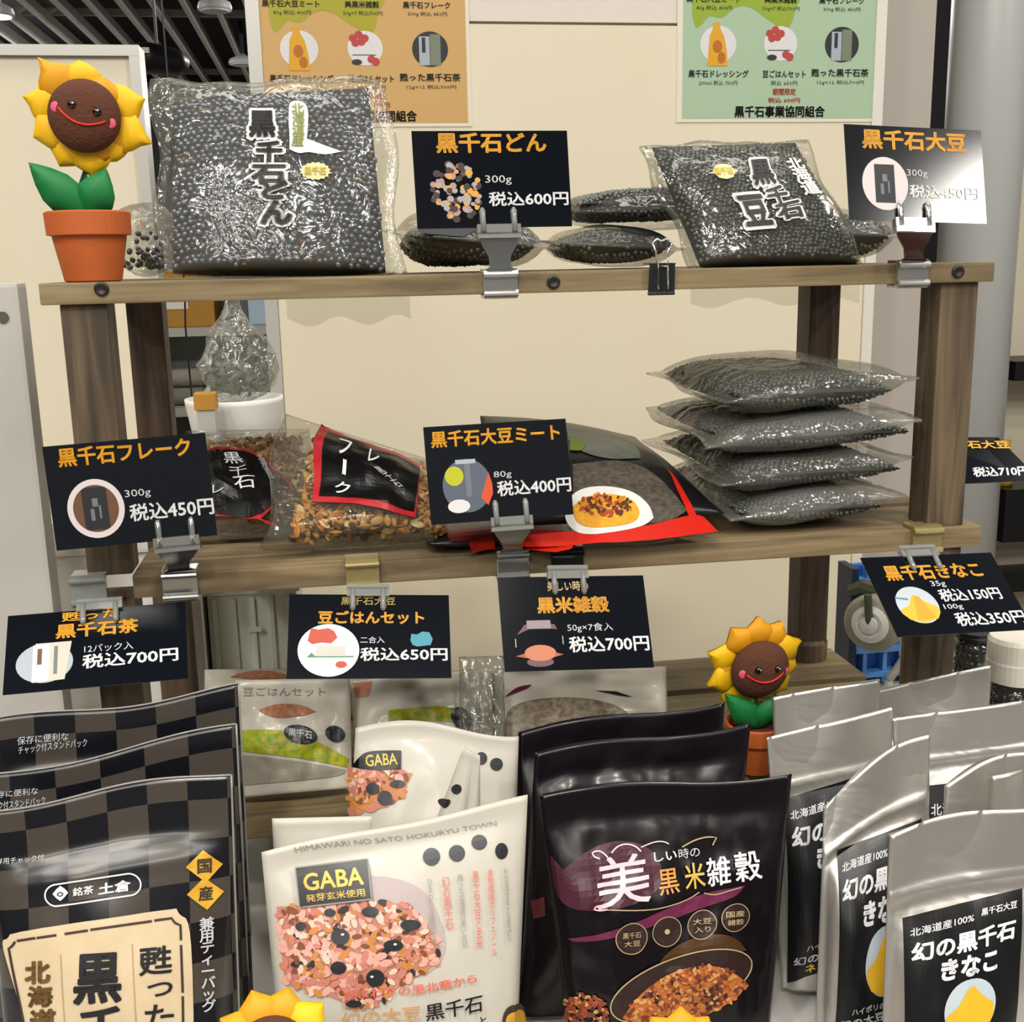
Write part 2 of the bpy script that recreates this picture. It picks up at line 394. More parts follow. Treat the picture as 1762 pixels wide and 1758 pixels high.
def pxline(S, pts, wpx, h=.0005):
    """printed stroke of given width along pixel points"""
    V, F = [], []; pts = [np.array(p, float) for p in soft(pts, False)]; den = []
    for p, q in zip(pts, pts[1:]): den += [p+(q-p)*k/max(1, int(np.linalg.norm(q-p)/12)) for k in range(max(1, int(np.linalg.norm(q-p)/12)))]
    pts = den+[pts[-1]]
    for i, p in enumerate(pts):
        d = pts[min(i+1, len(pts)-1)]-pts[max(i-1, 0)]; d /= np.linalg.norm(d); n = np.array([-d[1], d[0]])*wpx/2
        V += [S.uv(*(p+n)), S.uv(*(p-n))]
    for i in range(len(pts)-1): F.append([2*i, 2*i+1, 2*i+3, 2*i+2])
    V = np.array(V); return S.F(V[:, 0], V[:, 1], h), F
def prn(S, parent, name, m, *vfs, label=None):
    if name in ('lettering', 'flourish', 'gold_tile', 'badge', 'emblem', 'printed_bean', 'printed_red', 'printed_oval', 'label_rule'):
        for v, f in vfs: ob = mesh(name, v, f, m, parent, label=label)
        return ob
    V, F, _ = join(*vfs); return mesh(name, V, F, m, parent, label=label)
def grains(S, parent, name, inside, bbox, n, size, mats, wts, h0=.0005, asp=.6, label=None, seedv=1):
    """flat print of many small oval grains inside a region (all in pixels)"""
    r = np.random.RandomState(seedv); V, F, M = [], [], []; k = 0; tries = 0
    while k < n and tries < n*20:
        tries += 1
        x, y = r.uniform(bbox[0], bbox[2]), r.uniform(bbox[1], bbox[3])
        if not inside(x, y): continue
        a = r.uniform(0, math.pi); s = size*r.uniform(.6, 1.3); t = np.linspace(0, 2*math.pi, 8, endpoint=False)
        c, q = np.cos(t)*s, np.sin(t)*s*asp; X = x+c*math.cos(a)-q*math.sin(a); Y = y+c*math.sin(a)+q*math.cos(a)
        uvs = S.uv(x, y); J = S._J if hasattr(S, '_J') else None
        e = 3.0; du = (S.uv(x+e, y)-uvs)/e; dv = (S.uv(x, y+e)-uvs)/e
        W = uvs+np.outer(X-x, du)+np.outer(Y-y, dv)
        V.append(S.F(W[:, 0], W[:, 1], h0+k*1.2e-6)); F.append([k*8+i for i in range(8)]); M.append(r.choice(len(mats), p=wts)); k += 1
    return mesh(name, np.concatenate(V), F, mats, parent, midx=M, label=label)
# ================================================================== SETTING
M_cream = mat('cream_panel', '#e8dfc9', .55, var=(3, '#e2d8bd', .6))
M_pinkwhite = mat('upper_panel', '#e2d9cf', .55)
M_alu = mat('aluminium_trim', '#c9c8c2', .35, .3)
M_greypil = mat('grey_pillar', '#b9b1a9', .5)
M_dark = mat('recess_shade', '#15171b', .7)
M_steel = mat('column_paint', '#bcbebd', .35)
M_slat = mat('slat_paint', '#b3b1ad', .5)
M_ceil = mat('ceiling_void', '#25262b', .8)
M_floor = mat('floor_tile', '#8d8578', .4, var=(1.5, '#7d766a', .5))
M_farwall = mat('far_wall', '#55565a', .7)
def sbox(name, lo, hi, m, parent=None, bev=0):
    o = box(name, lo, hi, m, parent, bev)
    if parent is None: o['kind'] = 'structure'
    return o
sbox('floor', (-7, -5, -.05), (7, 14, 0), M_floor)
ceil = sbox('ceiling', (-7, -5, 3.0), (7, 14, 3.05), M_ceil)
sl_me = None
for i in range(46):                                   # louvre slats, running away from the viewer
    x = -5.0+i*.19
    if sl_me is None:
        V, F = box_vf((x-.014, 1.2, 2.80), (x+.014, 13.5, 2.88)); s0 = mesh('slat', V, F, M_slat, ceil); sl_me = s0
    else:
        s = sl_me.copy(); COL.objects.link(s); s.location = Vector(sl_me.location)+Vector((i*.19, 0, 0))
for k in range(5):
    y = 3+k*2.4; box('cross_bar', (-5.2, y, 2.885), (4.2, y+.03, 2.93), M_slat, ceil)
sbox('wall_far', (-7, 13.9, 0), (7, 14, 3.0), M_farwall)
sbox('wall_left', (-7.0, -5, 0), (-6.9, 14, 3.0), M_farwall)
# main cream partition with a seam, aluminium edge strips
WY = .9
xl, xr = at(474, 450, WY)[0], at(1487, 450, WY)[0]
zs = at(900, 40, WY)[2]
wb = sbox('wall_back', (xl, WY, 0), (xr, WY+.04, zs-.0015), M_cream)
box('panel', (xl, WY+.001, zs+.0025), (xr, WY+.04, 2.5), M_pinkwhite, wb)
box('seam_strip', (xl, WY+.006, zs-.0015), (xr, WY+.03, zs+.0025), mat('seam_grey', '#a09a90', .6), wb)
sbox('trim_1', (xl-.018, WY-.004, 0), (xl-.0005, WY+.044, 2.5), M_alu)
sbox('trim_2', (xr+.0005, WY-.004, 0), (xr+.016, WY+.044, 2.5), mat('white_trim', '#e4e0d6', .4))
# left partition panel, lower, with an aluminium frame
LY = .74
lx1 = at(250, 200, LY)[0]; lz = at(120, 78, LY)[2]
wl = sbox('wall_partition', (-1.6, LY, 0), (lx1-.012, LY+.03, lz-.012), M_cream)
box('frame_rail', (-1.6, LY-.006, lz-.0118), (lx1, LY+.036, lz), M_alu, wl)
box('frame_stile', (lx1-.0118, LY-.006, 0), (lx1, LY+.036, lz-.012), M_alu, wl)
# grey pillar, dark panel painted as the shade of the recess, round column
sbox('pillar_grey', (xr+.0165, 1.0, 0), (at(1607, 100, 1.0)[0], 1.35, 3.0), M_greypil)
sbox('wall_recess', (at(1590, 100, 1.4)[0], 1.42, 0), (at(1700, 100, 1.4)[0], 1.46, 3.0), M_dark)
cc = at(1696, 200, 1.12); rc = 58/FPX*np.linalg.norm(cc-CAM)
V, F = lathe_vf((cc[0], 1.12, 0), [(rc, 0), (rc, 3.0)], 40)
mesh('pillar_round', V, F, M_steel, smooth=False, kind='structure').data.shade_smooth() if hasattr(bpy.types.Mesh, 'shade_smooth') else None
sbox('wall_right', (at(1735, 450, 1.9)[0], 1.9, 0), (3.4, 1.94, 3.0), M_cream)

# things on the ceiling seen over the left panel
M_lamp_on = mat('lamp_glow', '#fff6e6', .4, emit=2.2)
M_black = mat('black_metal', '#0d0e11', .4)
M_lampgrey = mat('lamp_rim', '#cfd0d2', .35)
M_black2 = mat('black_plastic', '#141519', .35)
def pendant(px, py, Y, r, label, on=False):
    c = at(px, py, Y); o = root('ceiling_lamp', label, 'lamp', (c[0], c[1], c[2]), 'round lamps under the louvred ceiling')
    V, F = lathe_vf((c[0], c[1], c[2]), [(r*.96, 0), (r, .012), (r*.9, .035), (r*.3, .06), (.02, .07)], 28)
    mesh('lamp_shade', V, F, M_lampgrey, o, smooth=True)
    V, F = lathe_vf((c[0], c[1], c[2]-.006), [(r*.8, 0), (r*.8, .005)], 24); mesh('diffuser', V, F, M_lamp_on if on else mat('lamp_white', '#dcdde0', .4), o)
    V, F = tube_vf([(c[0], c[1], c[2]+.06), (c[0], c[1], 2.9)], .012, 8); mesh('stem', V, F, M_black, o)
pendant(370, 18, 5.0, .078, 'round pale ceiling lamp nearest the orange poster')
pendant(-4, 28, 5.2, .075, 'bright round ceiling lamp cut by the left edge of the photo', True)
pendant(418, 111, 8.0, .10, 'small distant round ceiling lamp just left of the orange poster')
c = at(272, 103, 2.2); o = root('spotlight', 'black track spotlight with a white tag beside the left panel corner', 'spotlight', (c[0], c[1], c[2]))
V, F = lathe_vf((c[0]-.035, c[1]-.05, c[2]), [(.03, 0), (.034, .02), (.034, .09), (.022, .12)], 20, axis=(.75, .65, -.05)); mesh('lamp_body', V, F, M_black2, o, smooth=True)
box('yoke', (c[0]-.003, c[1]-.003, c[2]), (c[0]+.003, c[1]+.003, 2.86), M_black2, o)
box('tag', (c[0]-.024, c[1]-.078, c[2]+.002), (c[0]-.008, c[1]-.074, c[2]+.014), mat('paper_white', '#ece9e2', .6), o)

# ================================================================== TABLE AND RACK
TZ = .765
M_table = mat('table_laminate', '#b9b6b1', .4, var=(6, '#aeaba5', .6))
t = root('display_table', 'pale grey table top that the wooden rack and pouches stand on', 'table', (.1, 0, 0))
box('tabletop', (-.85, -.46, TZ-.03), (1.05, .412, TZ), M_table, t, .004)
for x, y in ((-.8, -.4), (1.0, -.4), (-.8, .37), (1.0, .37)): box('leg', (x-.02, y-.02, 0), (x+.02, y+.02, TZ-.03), M_alu, t)
W_board = wood('board_wood', '#66573f', '#94835f', 0); W_board2 = wood('mid_board_wood', '#6a5b43', '#978361', 0)
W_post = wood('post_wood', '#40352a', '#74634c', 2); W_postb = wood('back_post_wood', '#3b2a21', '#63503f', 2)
rk = root('display_rack', 'three tier brown wooden display rack with square posts', 'rack', (.13, .12, TZ))
ZT, ZTB = 1.194, 1.1815; ZM, ZMB = 1.0172, 1.0025; Z3, Z3B = .848, .834
def slats(xa, xb, zb, zt, m):
    for y0, y1 in ((0, .072), (.083, .152), (.163, .236)): box('shelf_slat', (xa, y0, zb), (xb, y1, zt), m, rk, .0012)
slats(-.1675, .4285, ZTB, ZT, W_board); slats(-.131, .432, ZMB, ZM, W_board2); slats(-.125, .435, Z3B, Z3, W_board)
pw = .0265
XLp = at(104, 545, .004)[0]; XRp = at(1682, 520, .004)[0]-pw; XLb = at(216, 530, .205)[0]; XRb = at(1394, 530, .205)[0]
for z0, z1 in ((ZM, ZTB), (Z3, ZMB), (TZ, Z3B)):
    for x in (XLp, XRp): box('post', (x, .004, z0), (x+pw, .004+pw, z1), W_post, rk, .0012)
    for x in (XLb, XRb): box('post', (x, .205, z0), (x+pw, .205+pw, z1), W_postb, rk, .0012)
V, F = lathe_vf((XRb+pw/2, .205+pw/2, Z3), [(.018, 0), (.0185, .016), (.0165, .019), (.0145, .019)], 24); mesh('post_collar', V, F, W_post, rk, smooth=False)
M_bolt = mat('bolt_dark', '#1d1712', .5)
for px, py in ((175, 497), (952, 485), (1648, 467)):
    p = at(px, py, 0); V, F = lathe_vf((p[0], .0006, p[2]), [(.0042, 0), (.0042, .0016), (.003, .0022), (.0008, .0014)], 18, axis=(0, -1, 0)); mesh('bolt_head', V, F, M_bolt, rk)
for px, py in ((1612, 926), (208, 1030)):
    p = at(px, py, 0); V, F = lathe_vf((p[0], .0006, min(max(p[2], ZMB+.004), ZM-.004)), [(.0038, 0), (.0038, .0012), (.003, .0018)], 18, axis=(0, -1, 0)); mesh('bolt_head', V, F, mat('bolt_brown', '#4a2c1f', .5), rk)

# ================================================================== BACKGROUND THINGS
M_white = mat('white_card', '#f0eee9', .6); M_styro = mat('styrofoam', '#f7f6f2', .7, bump=(90, .15)); M_greycard = mat('grey_carton', '#b9b6b0', .65, var=(8, '#c6c3bc', .6))
b = at(60, 760, .16); zt_ = at(25, 487, .16)[2]
o = root('carton', 'tall pale grey carton cut by the left edge of the photo', 'box', (-.40, .22, TZ))
box('carton_body', (-.55, .16, TZ), (b[0], .185, zt_), M_greycard, o, .003)
V, F = lathe_vf((b[0]-.012, .1594, at(30, 545, .16)[2]), [(.004, 0), (.004, .0008)], 14, axis=(0, -1, 0)); mesh('hand_hole', V, F, mat('hole_grey', '#55524e', .7), o)
box('tape', (-.55, .1590, zt_-.05), (b[0]-.03, .1598, zt_-.032), mat('tape_clear', '#a9a6a0', .2), o)
a0, a1 = at(70, 900, .26), at(352, 1100, .26); ztop = at(110, 897, .26)[2]
o = root('foam_box', 'bright white foam box behind the left rack posts', 'box', ((a0[0]+a1[0])/2, .33, TZ))
box('box_body', (a0[0], .26, TZ), (a1[0], .40, ztop-.03), M_styro, o, .004); box('lid', (a0[0]-.001, .255, ztop-.0295), (a1[0]+.001, .405, ztop), M_styro, o, .004)
# frosted pale green bin right of it
M_frost = mat('frosted_green', '#e9eedf', .4)
f0, f1 = at(362, 1100, .27)[0], at(515, 1100, .27)[0]; fz = at(420, 1020, .27)[2]
o = root('plastic_bin', 'frosted pale green plastic bin with upright ribs behind the middle shelf', 'bin', ((f0+f1)/2, .33, TZ))
V, F = join(box_vf((f0, .27, TZ), (f1, .274, fz)), box_vf((f0, .40, TZ), (f1, .404, fz)), box_vf((f0, .274, TZ), (f0+.004, .40, fz)), box_vf((f1-.004, .274, TZ), (f1, .40, fz)), box_vf((f0, .27, TZ), (f1, .404, TZ+.004)))[:2]
mesh('bin_body', V, F, M_frost, o)
for k in range(5):
    x = f0+.006+(f1-f0-.012)*k/4; box('rib', (x-.002, .2665, TZ+.01), (x+.002, .2699, fz-.004), M_frost, o, .0006)
box('rim', (f0-.003, .265, fz), (f1+.003, .409, fz+.005), M_frost, o, .001)
box('latch', (at(438, 1080, .265)[0]-.006, .2645, at(438, 1083, .265)[2]-.002), (at(438, 1080, .265)[0]+.006, .2664, at(438, 1083, .265)[2]+.002), M_white, o)
# storage shelves far behind, seen through the gap between the panels
SY = 1.5
M_cab = mat('cabinet_grey', '#7c8484', .5); M_amber = mat('amber_box', '#b98632', .5)
g0, g1 = at(255, 600, SY)[0], at(520, 600, SY)[0]
o = root('storage_shelf', 'grey storage shelf unit standing behind the gap between the cream panels', 'shelf', ((g0+g1)/2, SY+.15, 0))
box('back_panel', (g0, SY+.28, 0), (g1, SY+.30, 1.30), M_cab, o)
zsh = at(380, 566, SY)[2]
box('shelf_board', (g0, SY, zsh-.012), (g1, SY+.279, zsh+.004), mat('shelf_light', '#b7b8b2', .5), o)
z2 = at(380, 700, SY)[2]; box('shelf_board', (g0, SY, z2-.016), (g1, SY+.279, z2), mat('shelf_light', '#b7b8b2', .5), o)
box('door_panel', (g0+.004, SY+.10, z2+.0005), (g1-.004, SY+.11, zsh-.0125), mat('cabinet_blue_grey', '#748083', .45), o)
box('side_panel', (g0-.02, SY, 0), (g0-.0005, SY+.30, 1.30), M_alu, o); box('side_panel', (g1+.0005, SY, 0), (g1+.02, SY+.30, 1.30), M_cab, o)
c0, c1 = at(285, 540, SY+.02), at(368, 520, SY+.02)
o = root('cardboard_box', 'amber cardboard box on the storage shelf left of the cellophane', 'box', ((c0[0]+c1[0])/2, SY+.1, zsh+.004))
box('box_body', (c0[0], SY+.02, zsh+.0042), (c1[0], SY+.2, zsh+.11), M_amber, o, .003)
box('label', (c0[0]+.002, SY+.0185, zsh+.038), (c0[0]+.042, SY+.0197, zsh+.062), M_white, o)
c0, c1 = at(428, 560, SY+.02), at(472, 520, SY+.02)
o = tag(box('folder', (c0[0], SY+.03, zsh+.0042), (c1[0], SY+.2, zsh+.075), mat('pale_blue_plastic', '#b9d3ea', .35), None, .004), 'pale blue plastic folder box on the storage shelf', 'box')
c0, c1 = at(398, 560, SY+.02), at(426, 520, SY+.02)
o = tag(box('binder', (c0[0], SY+.03, zsh+.0042), (c1[0], SY+.2, zsh+.06), mat('slate_plastic', '#5d646e', .4), None, .003), 'slate grey binder beside the pale blue folder box', 'binder')
# white tub with crumpled cellophane on it
TY = .46
u0, u1 = at(318, 740, TY), at(478, 740, TY); tz1 = at(400, 694, TY)[2]
o = root('white_tub', 'smooth white tub behind the flake bags', 'tub', ((u0[0]+u1[0])/2, TY+.06, TZ))
tc_ = ((u0[0]+u1[0])/2, TY+.055)
stand_z = tz1-.05
V, F = lathe_vf((tc_[0], tc_[1], stand_z), [(.043, 0), (.0475, .03), (.050, .045), (.0505, .05), (.0475, .0505), (.044, .03), (.0415, .004)], 40)
mesh('tub_body', V, F, M_white, o, smooth=True)
box('pedestal', (tc_[0]-.05, TY+.012, 0), (tc_[0]+.05, TY+.10, stand_z), mat('stand_white', '#dcd9d2', .5), o)
def crumple(name, c, sz, m, parent, seed, sub=4, amp=.45, top=None):
    bm = bmesh.new(); bmesh.ops.create_icosphere(bm, subdivisions=sub, radius=1)
    for v in bm.verts:
        p = v.co.copy(); s = 1+amp*noise.noise(p*1.7+Vector((seed, 0, 0)))+amp*.6*abs(noise.noise(p*4.1+Vector((0, seed, 0))))+amp*.3*noise.noise(p*9+Vector((0, 0, seed)))
        z = p.z
        k = 1.0 if top is None else (1-.72*sm(z, top[0], top[1]))
        v.co = Vector((p.x*s*sz[0]*k, p.y*s*sz[1]*k, p.z*sz[2]*(1+.15*(s-1))))+Vector(c)
    V, F = bm_vf(bm); return mesh(name, V, F, m, parent, smooth=False)
M_cello = film('cellophane_crinkle', .10, .22, 60, .8, hazecol='#cfd6d2', rough=.06)
cc_ = at(418, 610, TY+.05); zlo = tz1-.006
o = root('cellophane_bag', 'crumpled clear cellophane bag gathered at the top on the white tub', 'bag', (cc_[0], TY+.055, zlo))
zt2 = at(410, 512, TY+.05)[2]
crumple('bag_film', (tc_[0]+.004, TY+.055, (zlo+zt2)/2+.004), (.038, .03, (zt2-zlo)/2+.004), M_cello, o, 3.1, top=(-.2, .75))
P = [(tc_[0]+random.uniform(-.026, .026), TY+.055+random.uniform(-.018, .018), zlo+.012+random.uniform(0, .03)) for _ in range(60)]
V, F = blobs_vf(P, .0065, ICO1, (1.3, .5, .4), .4); mesh('contents', V, F, mat('grey_green_tea', '#6d7468', .6, var=(120, '#a3a89c', .4)), o, kind='stuff')
c0 = at(352, 688, TY-.03); o = tag(box('small_box', (c0[0]-.010, TY-.035, c0[2]-.0095), (c0[0]+.011, TY-.012, c0[2]+.0065), M_amber, None, .001), 'small amber box in front of the white tub', 'box')
st = box('prop_stand', (c0[0]-.008, TY-.033, 0), (c0[0]+.009, TY-.014, c0[2]-.0096), M_alu); tag(st, 'slim metal stand under the small amber box', 'stand')
for k, (px, py, r_, col, lb) in enumerate(((318, 640, .012, '#a7a39a', 'upper grey rolled cloth left of the cellophane bag'), (320, 672, .013, '#8d8b84', 'lower grey rolled cloth left of the cellophane bag'))):
    p = at(px, py, SY+.03); r2 = .0175
    zz = z2+r2+.0007+k*0
    zz = z2+r2+.0007 if k == 1 else z2+3*r2+.0012
    V, F = lathe_vf((p[0]-.03, SY+.05, zz), [(r2*.8, 0), (r2, .004), (r2*.97, .03), (r2, .058), (r2*.8, .062)], 20, axis=(1, 0, 0))
    tag(mesh('rolled_cloth', V, F, mat('cloth_'+col, col, .9, bump=(60, .5)), smooth=True), lb, 'cloth', 'rolled cloths on the storage shelf')
pts = [at(318, 500, .55), at(319, 560, .55), at(326, 640, .55), at(332, 700, .55), at(335, 800, .55), at(336, 1000, .55)]
pts[-1][2] = .001; top_ = pts[0].copy(); top_[2] = 2.83
V, F = tube_vf([top_]+pts, .0011, 6); tag(mesh('power_cable', V, F, M_black2, smooth=True), 'thin black cable hanging straight down behind the left rack posts', 'cable')
# display at the far right edge
DY = 1.3
dx = at(1752, 700, DY)[0]
o = root('wall_display', 'cream display unit with black shelves at the right edge of the photo', 'display', (dx+.2, DY+.1, 0))
box('back_panel', (dx-.03, DY+.12, 0), (dx+.5, DY+.14, 2.2), M_cream, o)
for ya, yb in ((622, 655), (842, 932), (1000, 1018)):
    box('shelf_board', (dx-.012, DY, at(1755, yb, DY)[2]), (dx+.5, DY+.1195, at(1755, ya, DY)[2]), M_black, o)
z_ = at(1755, 842, DY)[2]
V, F = lathe_vf((dx+.012, DY+.05, z_+.0003), [(.017, 0), (.018, .01), (.018, .055), (.009, .075), (.009, .09)], 20)
tag(mesh('yellow_bottle', V, F, mat('yellow_label', '#c9a42c', .4), smooth=True), 'yellow bottle on the upper black shelf at the right edge', 'bottle')

# ------------------------------------------------------------------ blue dolly with castor behind the rack, right
M_blue = mat('blue_plastic', '#2f6fc0', .4); M_blue2 = mat('blue_plastic_light', '#5b97d8', .4)
BY = .34
q0, q1 = at(1463, 1000, BY), at(1640, 1000, BY); qz = at(1500, 975, BY)[2]
o = root('plastic_dolly', 'blue plastic dolly stood on its edge behind the rack', 'dolly', ((q0[0]+q1[0])/2, BY+.02, TZ))
box('deck', (q0[0]+.008, BY+.012, TZ+.0006), (q1[0], BY+.02, qz), M_blue, o, .002)
box('edge_bar', (q0[0], BY-.004, TZ+.0006), (q0[0]+.0078, BY+.03, qz), mat('dark_blue_edge', '#15263f', .5), o, .001)
for yy in (1000, 1035, 1118, 1160):
    z_ = at(1500, yy, BY)[2]; box('rib', (q0[0]+.009, BY-.002, z_-.003), (q1[0]-.001, BY+.0118, z_+.003), M_blue2, o, .0008)
for k in range(5):
    x = q0[0]+.02+k*.022; box('upright_rib', (x-.0022, BY, TZ+.002), (x+.0022, BY+.0116, qz-.002), M_blue2, o, .0006)
c = at(1508, 1068, BY-.035); ax = np.array([-.72, -.68, .05])
V, F = lathe_vf(np.array(c)-ax*.004, [(.024, -.004), (.0285, 0), (.0285, .016), (.024, .021)], 32, axis=ax); mesh('castor_tyre', V, F, mat('tyre_grey', '#8a8674', .6), o, smooth=True)
V, F = lathe_vf(np.array(c)+ax*.0165, [(.0185, 0), (.0185, .002), (.013, .004), (.0085, .002), (.0085, .006), (.003, .007)], 28, axis=ax); mesh('castor_hub', V, F, mat('hub_white', '#d6d6cf', .4), o)
V, F = tube_vf([np.array(c)+np.array([.0, .0, .031]), np.array(c)+np.array([-.004, .02, .03]), np.array(c)+np.array([-.008, .036, .022])], .008, 8); mesh('castor_fork', V, F, mat('fork_olive', '#4c5343', .4, .4), o)
V, F = tube_vf([np.array(c)+ax*.02+[0, 0, .002], np.array(c)+ax*.022+[0, .004, .03]], .004, 8); mesh('castor_fork', V, F, mat('fork_olive', '#4c5343', .4, .4), o)
o = None
V, F = tube_vf([at(1530, 1170, .30), at(1568, 1112, .30), at(1578, 1085, .30)], .004, 8)
V2, F2 = box_vf((at(1560, 1100, .30)[0]-.004, .298, at(1570, 1130, .3)[2]), (at(1588, 1100, .30)[0], .306, at(1570, 1085, .3)[2]))
base_ = at(1530, 1170, .30); V3, F3 = tube_vf([(base_[0], .30, TZ), base_], .004, 8)
o = root('bracket', 'grey metal bracket leaning in front of the blue dolly', 'bracket', (base_[0], .30, TZ))
mesh('arm', V, F, M_alu, o, smooth=True); mesh('plate', V2, F2, M_white, o); mesh('foot', V3, F3, M_alu, o)

# ------------------------------------------------------------------ jars behind the silver pouches
M_lid = mat('jar_lid', '#e4dfd2', .4); M_beans = mat('bean_black', '#0c0d10', .16, coat=.6)
M_jar = film('jar_clear', .03, .14, 8, .1, rough=.03)
def jar(px, py_top, py_lid, Y, wpx, label, lidm, lidh=True):
    top = at(px, py_top, Y); r = wpx/2/FPX*np.linalg.norm(top-CAM); zl = at(px, py_lid, Y)[2]
    o = root('bean_jar', label, 'jar', (top[0], Y, TZ), 'jars behind the silver pouches')
    V, F = lathe_vf((top[0], Y, TZ+.0002), [(r*.95, 0), (r, .004), (r, (zl-TZ)*.82), (r*.93, (zl-TZ)*.95), (r*.8, zl-TZ)], 36); mesh('jar_glass', V, F, M_jar, o, smooth=True)
    V, F = lathe_vf((top[0], Y, zl), [(r*.82, .0003), (r*.9, .001), (r*.92, (top[2]-zl)*.45), (r*.9, (top[2]-zl)*.5), (r*.9, (top[2]-zl)*.9), (r*.84, top[2]-zl)], 36); mesh('lid', V, F, lidm, o, smooth=False)
    P = []; hgt = (zl-TZ)*.93; rb = .0045
    for k in range(int(hgt/.0068)):
        n = int(2*math.pi*r/.0082)
        for i in range(n):
            a = 2*math.pi*(i+.5*(k % 2))/n+random.uniform(-.06, .06); P.append((top[0]+(r*.93-rb)*math.cos(a), Y+(r*.93-rb)*math.sin(a), TZ+.006+k*.0068))
    for i in range(40): a, q = random.uniform(0, 6.28), r*.8*math.sqrt(random.random()); P.append((top[0]+q*math.cos(a), Y+q*math.sin(a), TZ+hgt))
    V, F = blobs_vf(P, rb, ICO, (1, .85, .85)); mesh('beans', V, F, M_beans, o, smooth=True, kind='stuff')
jar(1752, 1093, 1168, .03, 98, 'bean jar with a white screw lid at the right edge', M_lid)
jar(1678, 1082, 1098, .15, 66, 'smaller bean jar with a dark lid behind the silver pouches', M_black2)
# ================================================================== POSTERS
M_blackink = mat('ink_black', '#17150f', .5); M_redink = mat('ink_red', '#c8402e', .5); M_paper = mat('paper_edge', '#e6dfcc', .5)
def poster(px0, px1, pyb, c_paper, c_blob, label, full):
    Yp = WY-.0012
    A, B = at(px0, 100, Yp), at(px1, 100, Yp); zb = at((px0+px1)/2, pyb, Yp)[2]; W = B[0]-A[0]; H = W*1.414
    q = [(A[0], Yp, zb+H), (B[0], Yp, zb+H), (B[0], Yp, zb), (A[0], Yp, zb)]
    o = root('poster', label, 'poster', ((A[0]+B[0])/2, Yp, zb), 'product posters on the cream panel')
    S = Sheet(q)
    mesh('paper', *box_vf((A[0], Yp, zb), (B[0], Yp+.001, zb+H)), M_paper, o)
    R = lambda u0, v0, u1, v1: [(u0, v1), (u1, v1), (u1, v0), (u0, v0)]   # uv
    # printed ground leaves a narrow border
    b = .012
    prn(S, o, 'printed_ground', c_paper, onto(S, R(b+.015, b, 1-b*1.5, 1-b), *SQ, h=.0003))
    def u(px): return (at(px, 100, Yp)[0]-A[0])/W
    def v(py): return (at((px0+px1)/2, py, Yp)[2]-zb)/H
    def P(x, y): return ((x-445)/363*1.0, v(y-(218-pyb)))   # coordinates of the left poster, reused for both
    blob = [(470, 0), (470, 40), (478, 58), (488, 52), (500, 35), (514, 40), (526, 40), (540, 24), (560, 18), (580, 24), (600, 40), (615, 48), (628, 62), (640, 60), (650, 40), (652, 20), (664, 5), (672, -30), (470, -30)]
    bp = np.array([P(*p) for p in blob]); bp = np.array(soft(list(bp))); lo, hi = bp.min(0), bp.max(0)
    prn(S, o, 'printed_hill', c_blob, onto(S, R(lo[0], lo[1], hi[0], hi[1]), unit(bp), [list(range(len(bp)))], h=.0005))
    cloud = [(480, 62), (492, 50), (494, 36), (512, 34), (524, 44), (524, 62)]
    def pr(x0, y0, x1, y1): a, c = P(x0, y0), P(x1, y1); return R(a[0], c[1], c[0], a[1])
    T = []
    for s, x0, y0, x1, y1, bo in (('黒千石大豆ミート', 460, 2, 555, 14, .02), ('80g 税込 400円', 478, 19, 540, 28, 0), ('美黒米雑穀', 597, 2, 655, 14, .02), ('50g×7 税込700円', 594, 19, 660, 28, 0), ('黒千石フレーク', 695, 2, 776, 14, .02), ('300g 税込 450円', 703, 19, 770, 28, 0),
             ('黒千石ドレッシング', 465, 129, 572, 142, .02), ('200ml 税込 750円', 484, 147, 552, 155, 0), ('甦った黒千石茶', 685, 126, 790, 140, .02), ('12g×12 税込700円', 696, 146, 782, 154, 0), ('黒千石事業協同組合', 548, 190, 712, 210, .03),
             ('豆ごはんセット', 597, 129, 675, 142, .02), ('税込 650円', 612, 147, 660, 155, 0)):
        T.append(text_vf(S, s, pr(x0, y0, x1, y1), bo, h=.0009, res=1))
    prn(S, o, 'lettering', M_blackink, *T)
    prn(S, o, 'lettering', M_redink, text_vf(S, '期間限定', pr(616, 160, 658, 172), .02, h=.0009, res=1), text_vf(S, '税込 600円', pr(608, 176, 666, 185), .02, h=.0009, res=1), label='red lettering')
    def pic(cx, cy, r, base): prn(S, o, 'picture', base, onto(S, pr(cx-r, cy-r, cx+r, cy+r), *disc(30), h=.0006))
    M_y = mat('dressing_yellow', '#dda414', .5); M_o = mat('dressing_orange', '#b8690f', .5); M_w = mat('picture_white', '#dcdbdd', .5); M_r = mat('picture_red', '#b8403a', .5); M_k = mat('picture_dark', '#23262a', .5); M_g = mat('picture_grey', '#77806e', .5); M_l = mat('picture_light', '#a8b1bd', .5)
    pic(517, 85, 32, M_w)
    prn(S, o, 'picture', M_y, onto(S, pr(498, 48, 534, 122), *poly_fig([(0, 0), (1, 0), (.95, .35), (.8, .7), (.62, .85), (.6, 1), (.25, 1), (.25, .85), (.1, .7)]), h=.0008))
    prn(S, o, 'picture', M_o, onto(S, pr(507, 78, 524, 100), *disc(12), h=.001), onto(S, pr(516, 98, 530, 118), *disc(12), h=.001))
    pic(628, 83, 30, M_w)
    prn(S, o, 'picture', M_r, *[onto(S, pr(x-7, y-7, x+7, y+7), *disc(10), h=.0008+i*.00002) for i, (x, y) in enumerate(((608, 66), (618, 60), (628, 66), (612, 74), (622, 72), (638, 102), (645, 106)))])
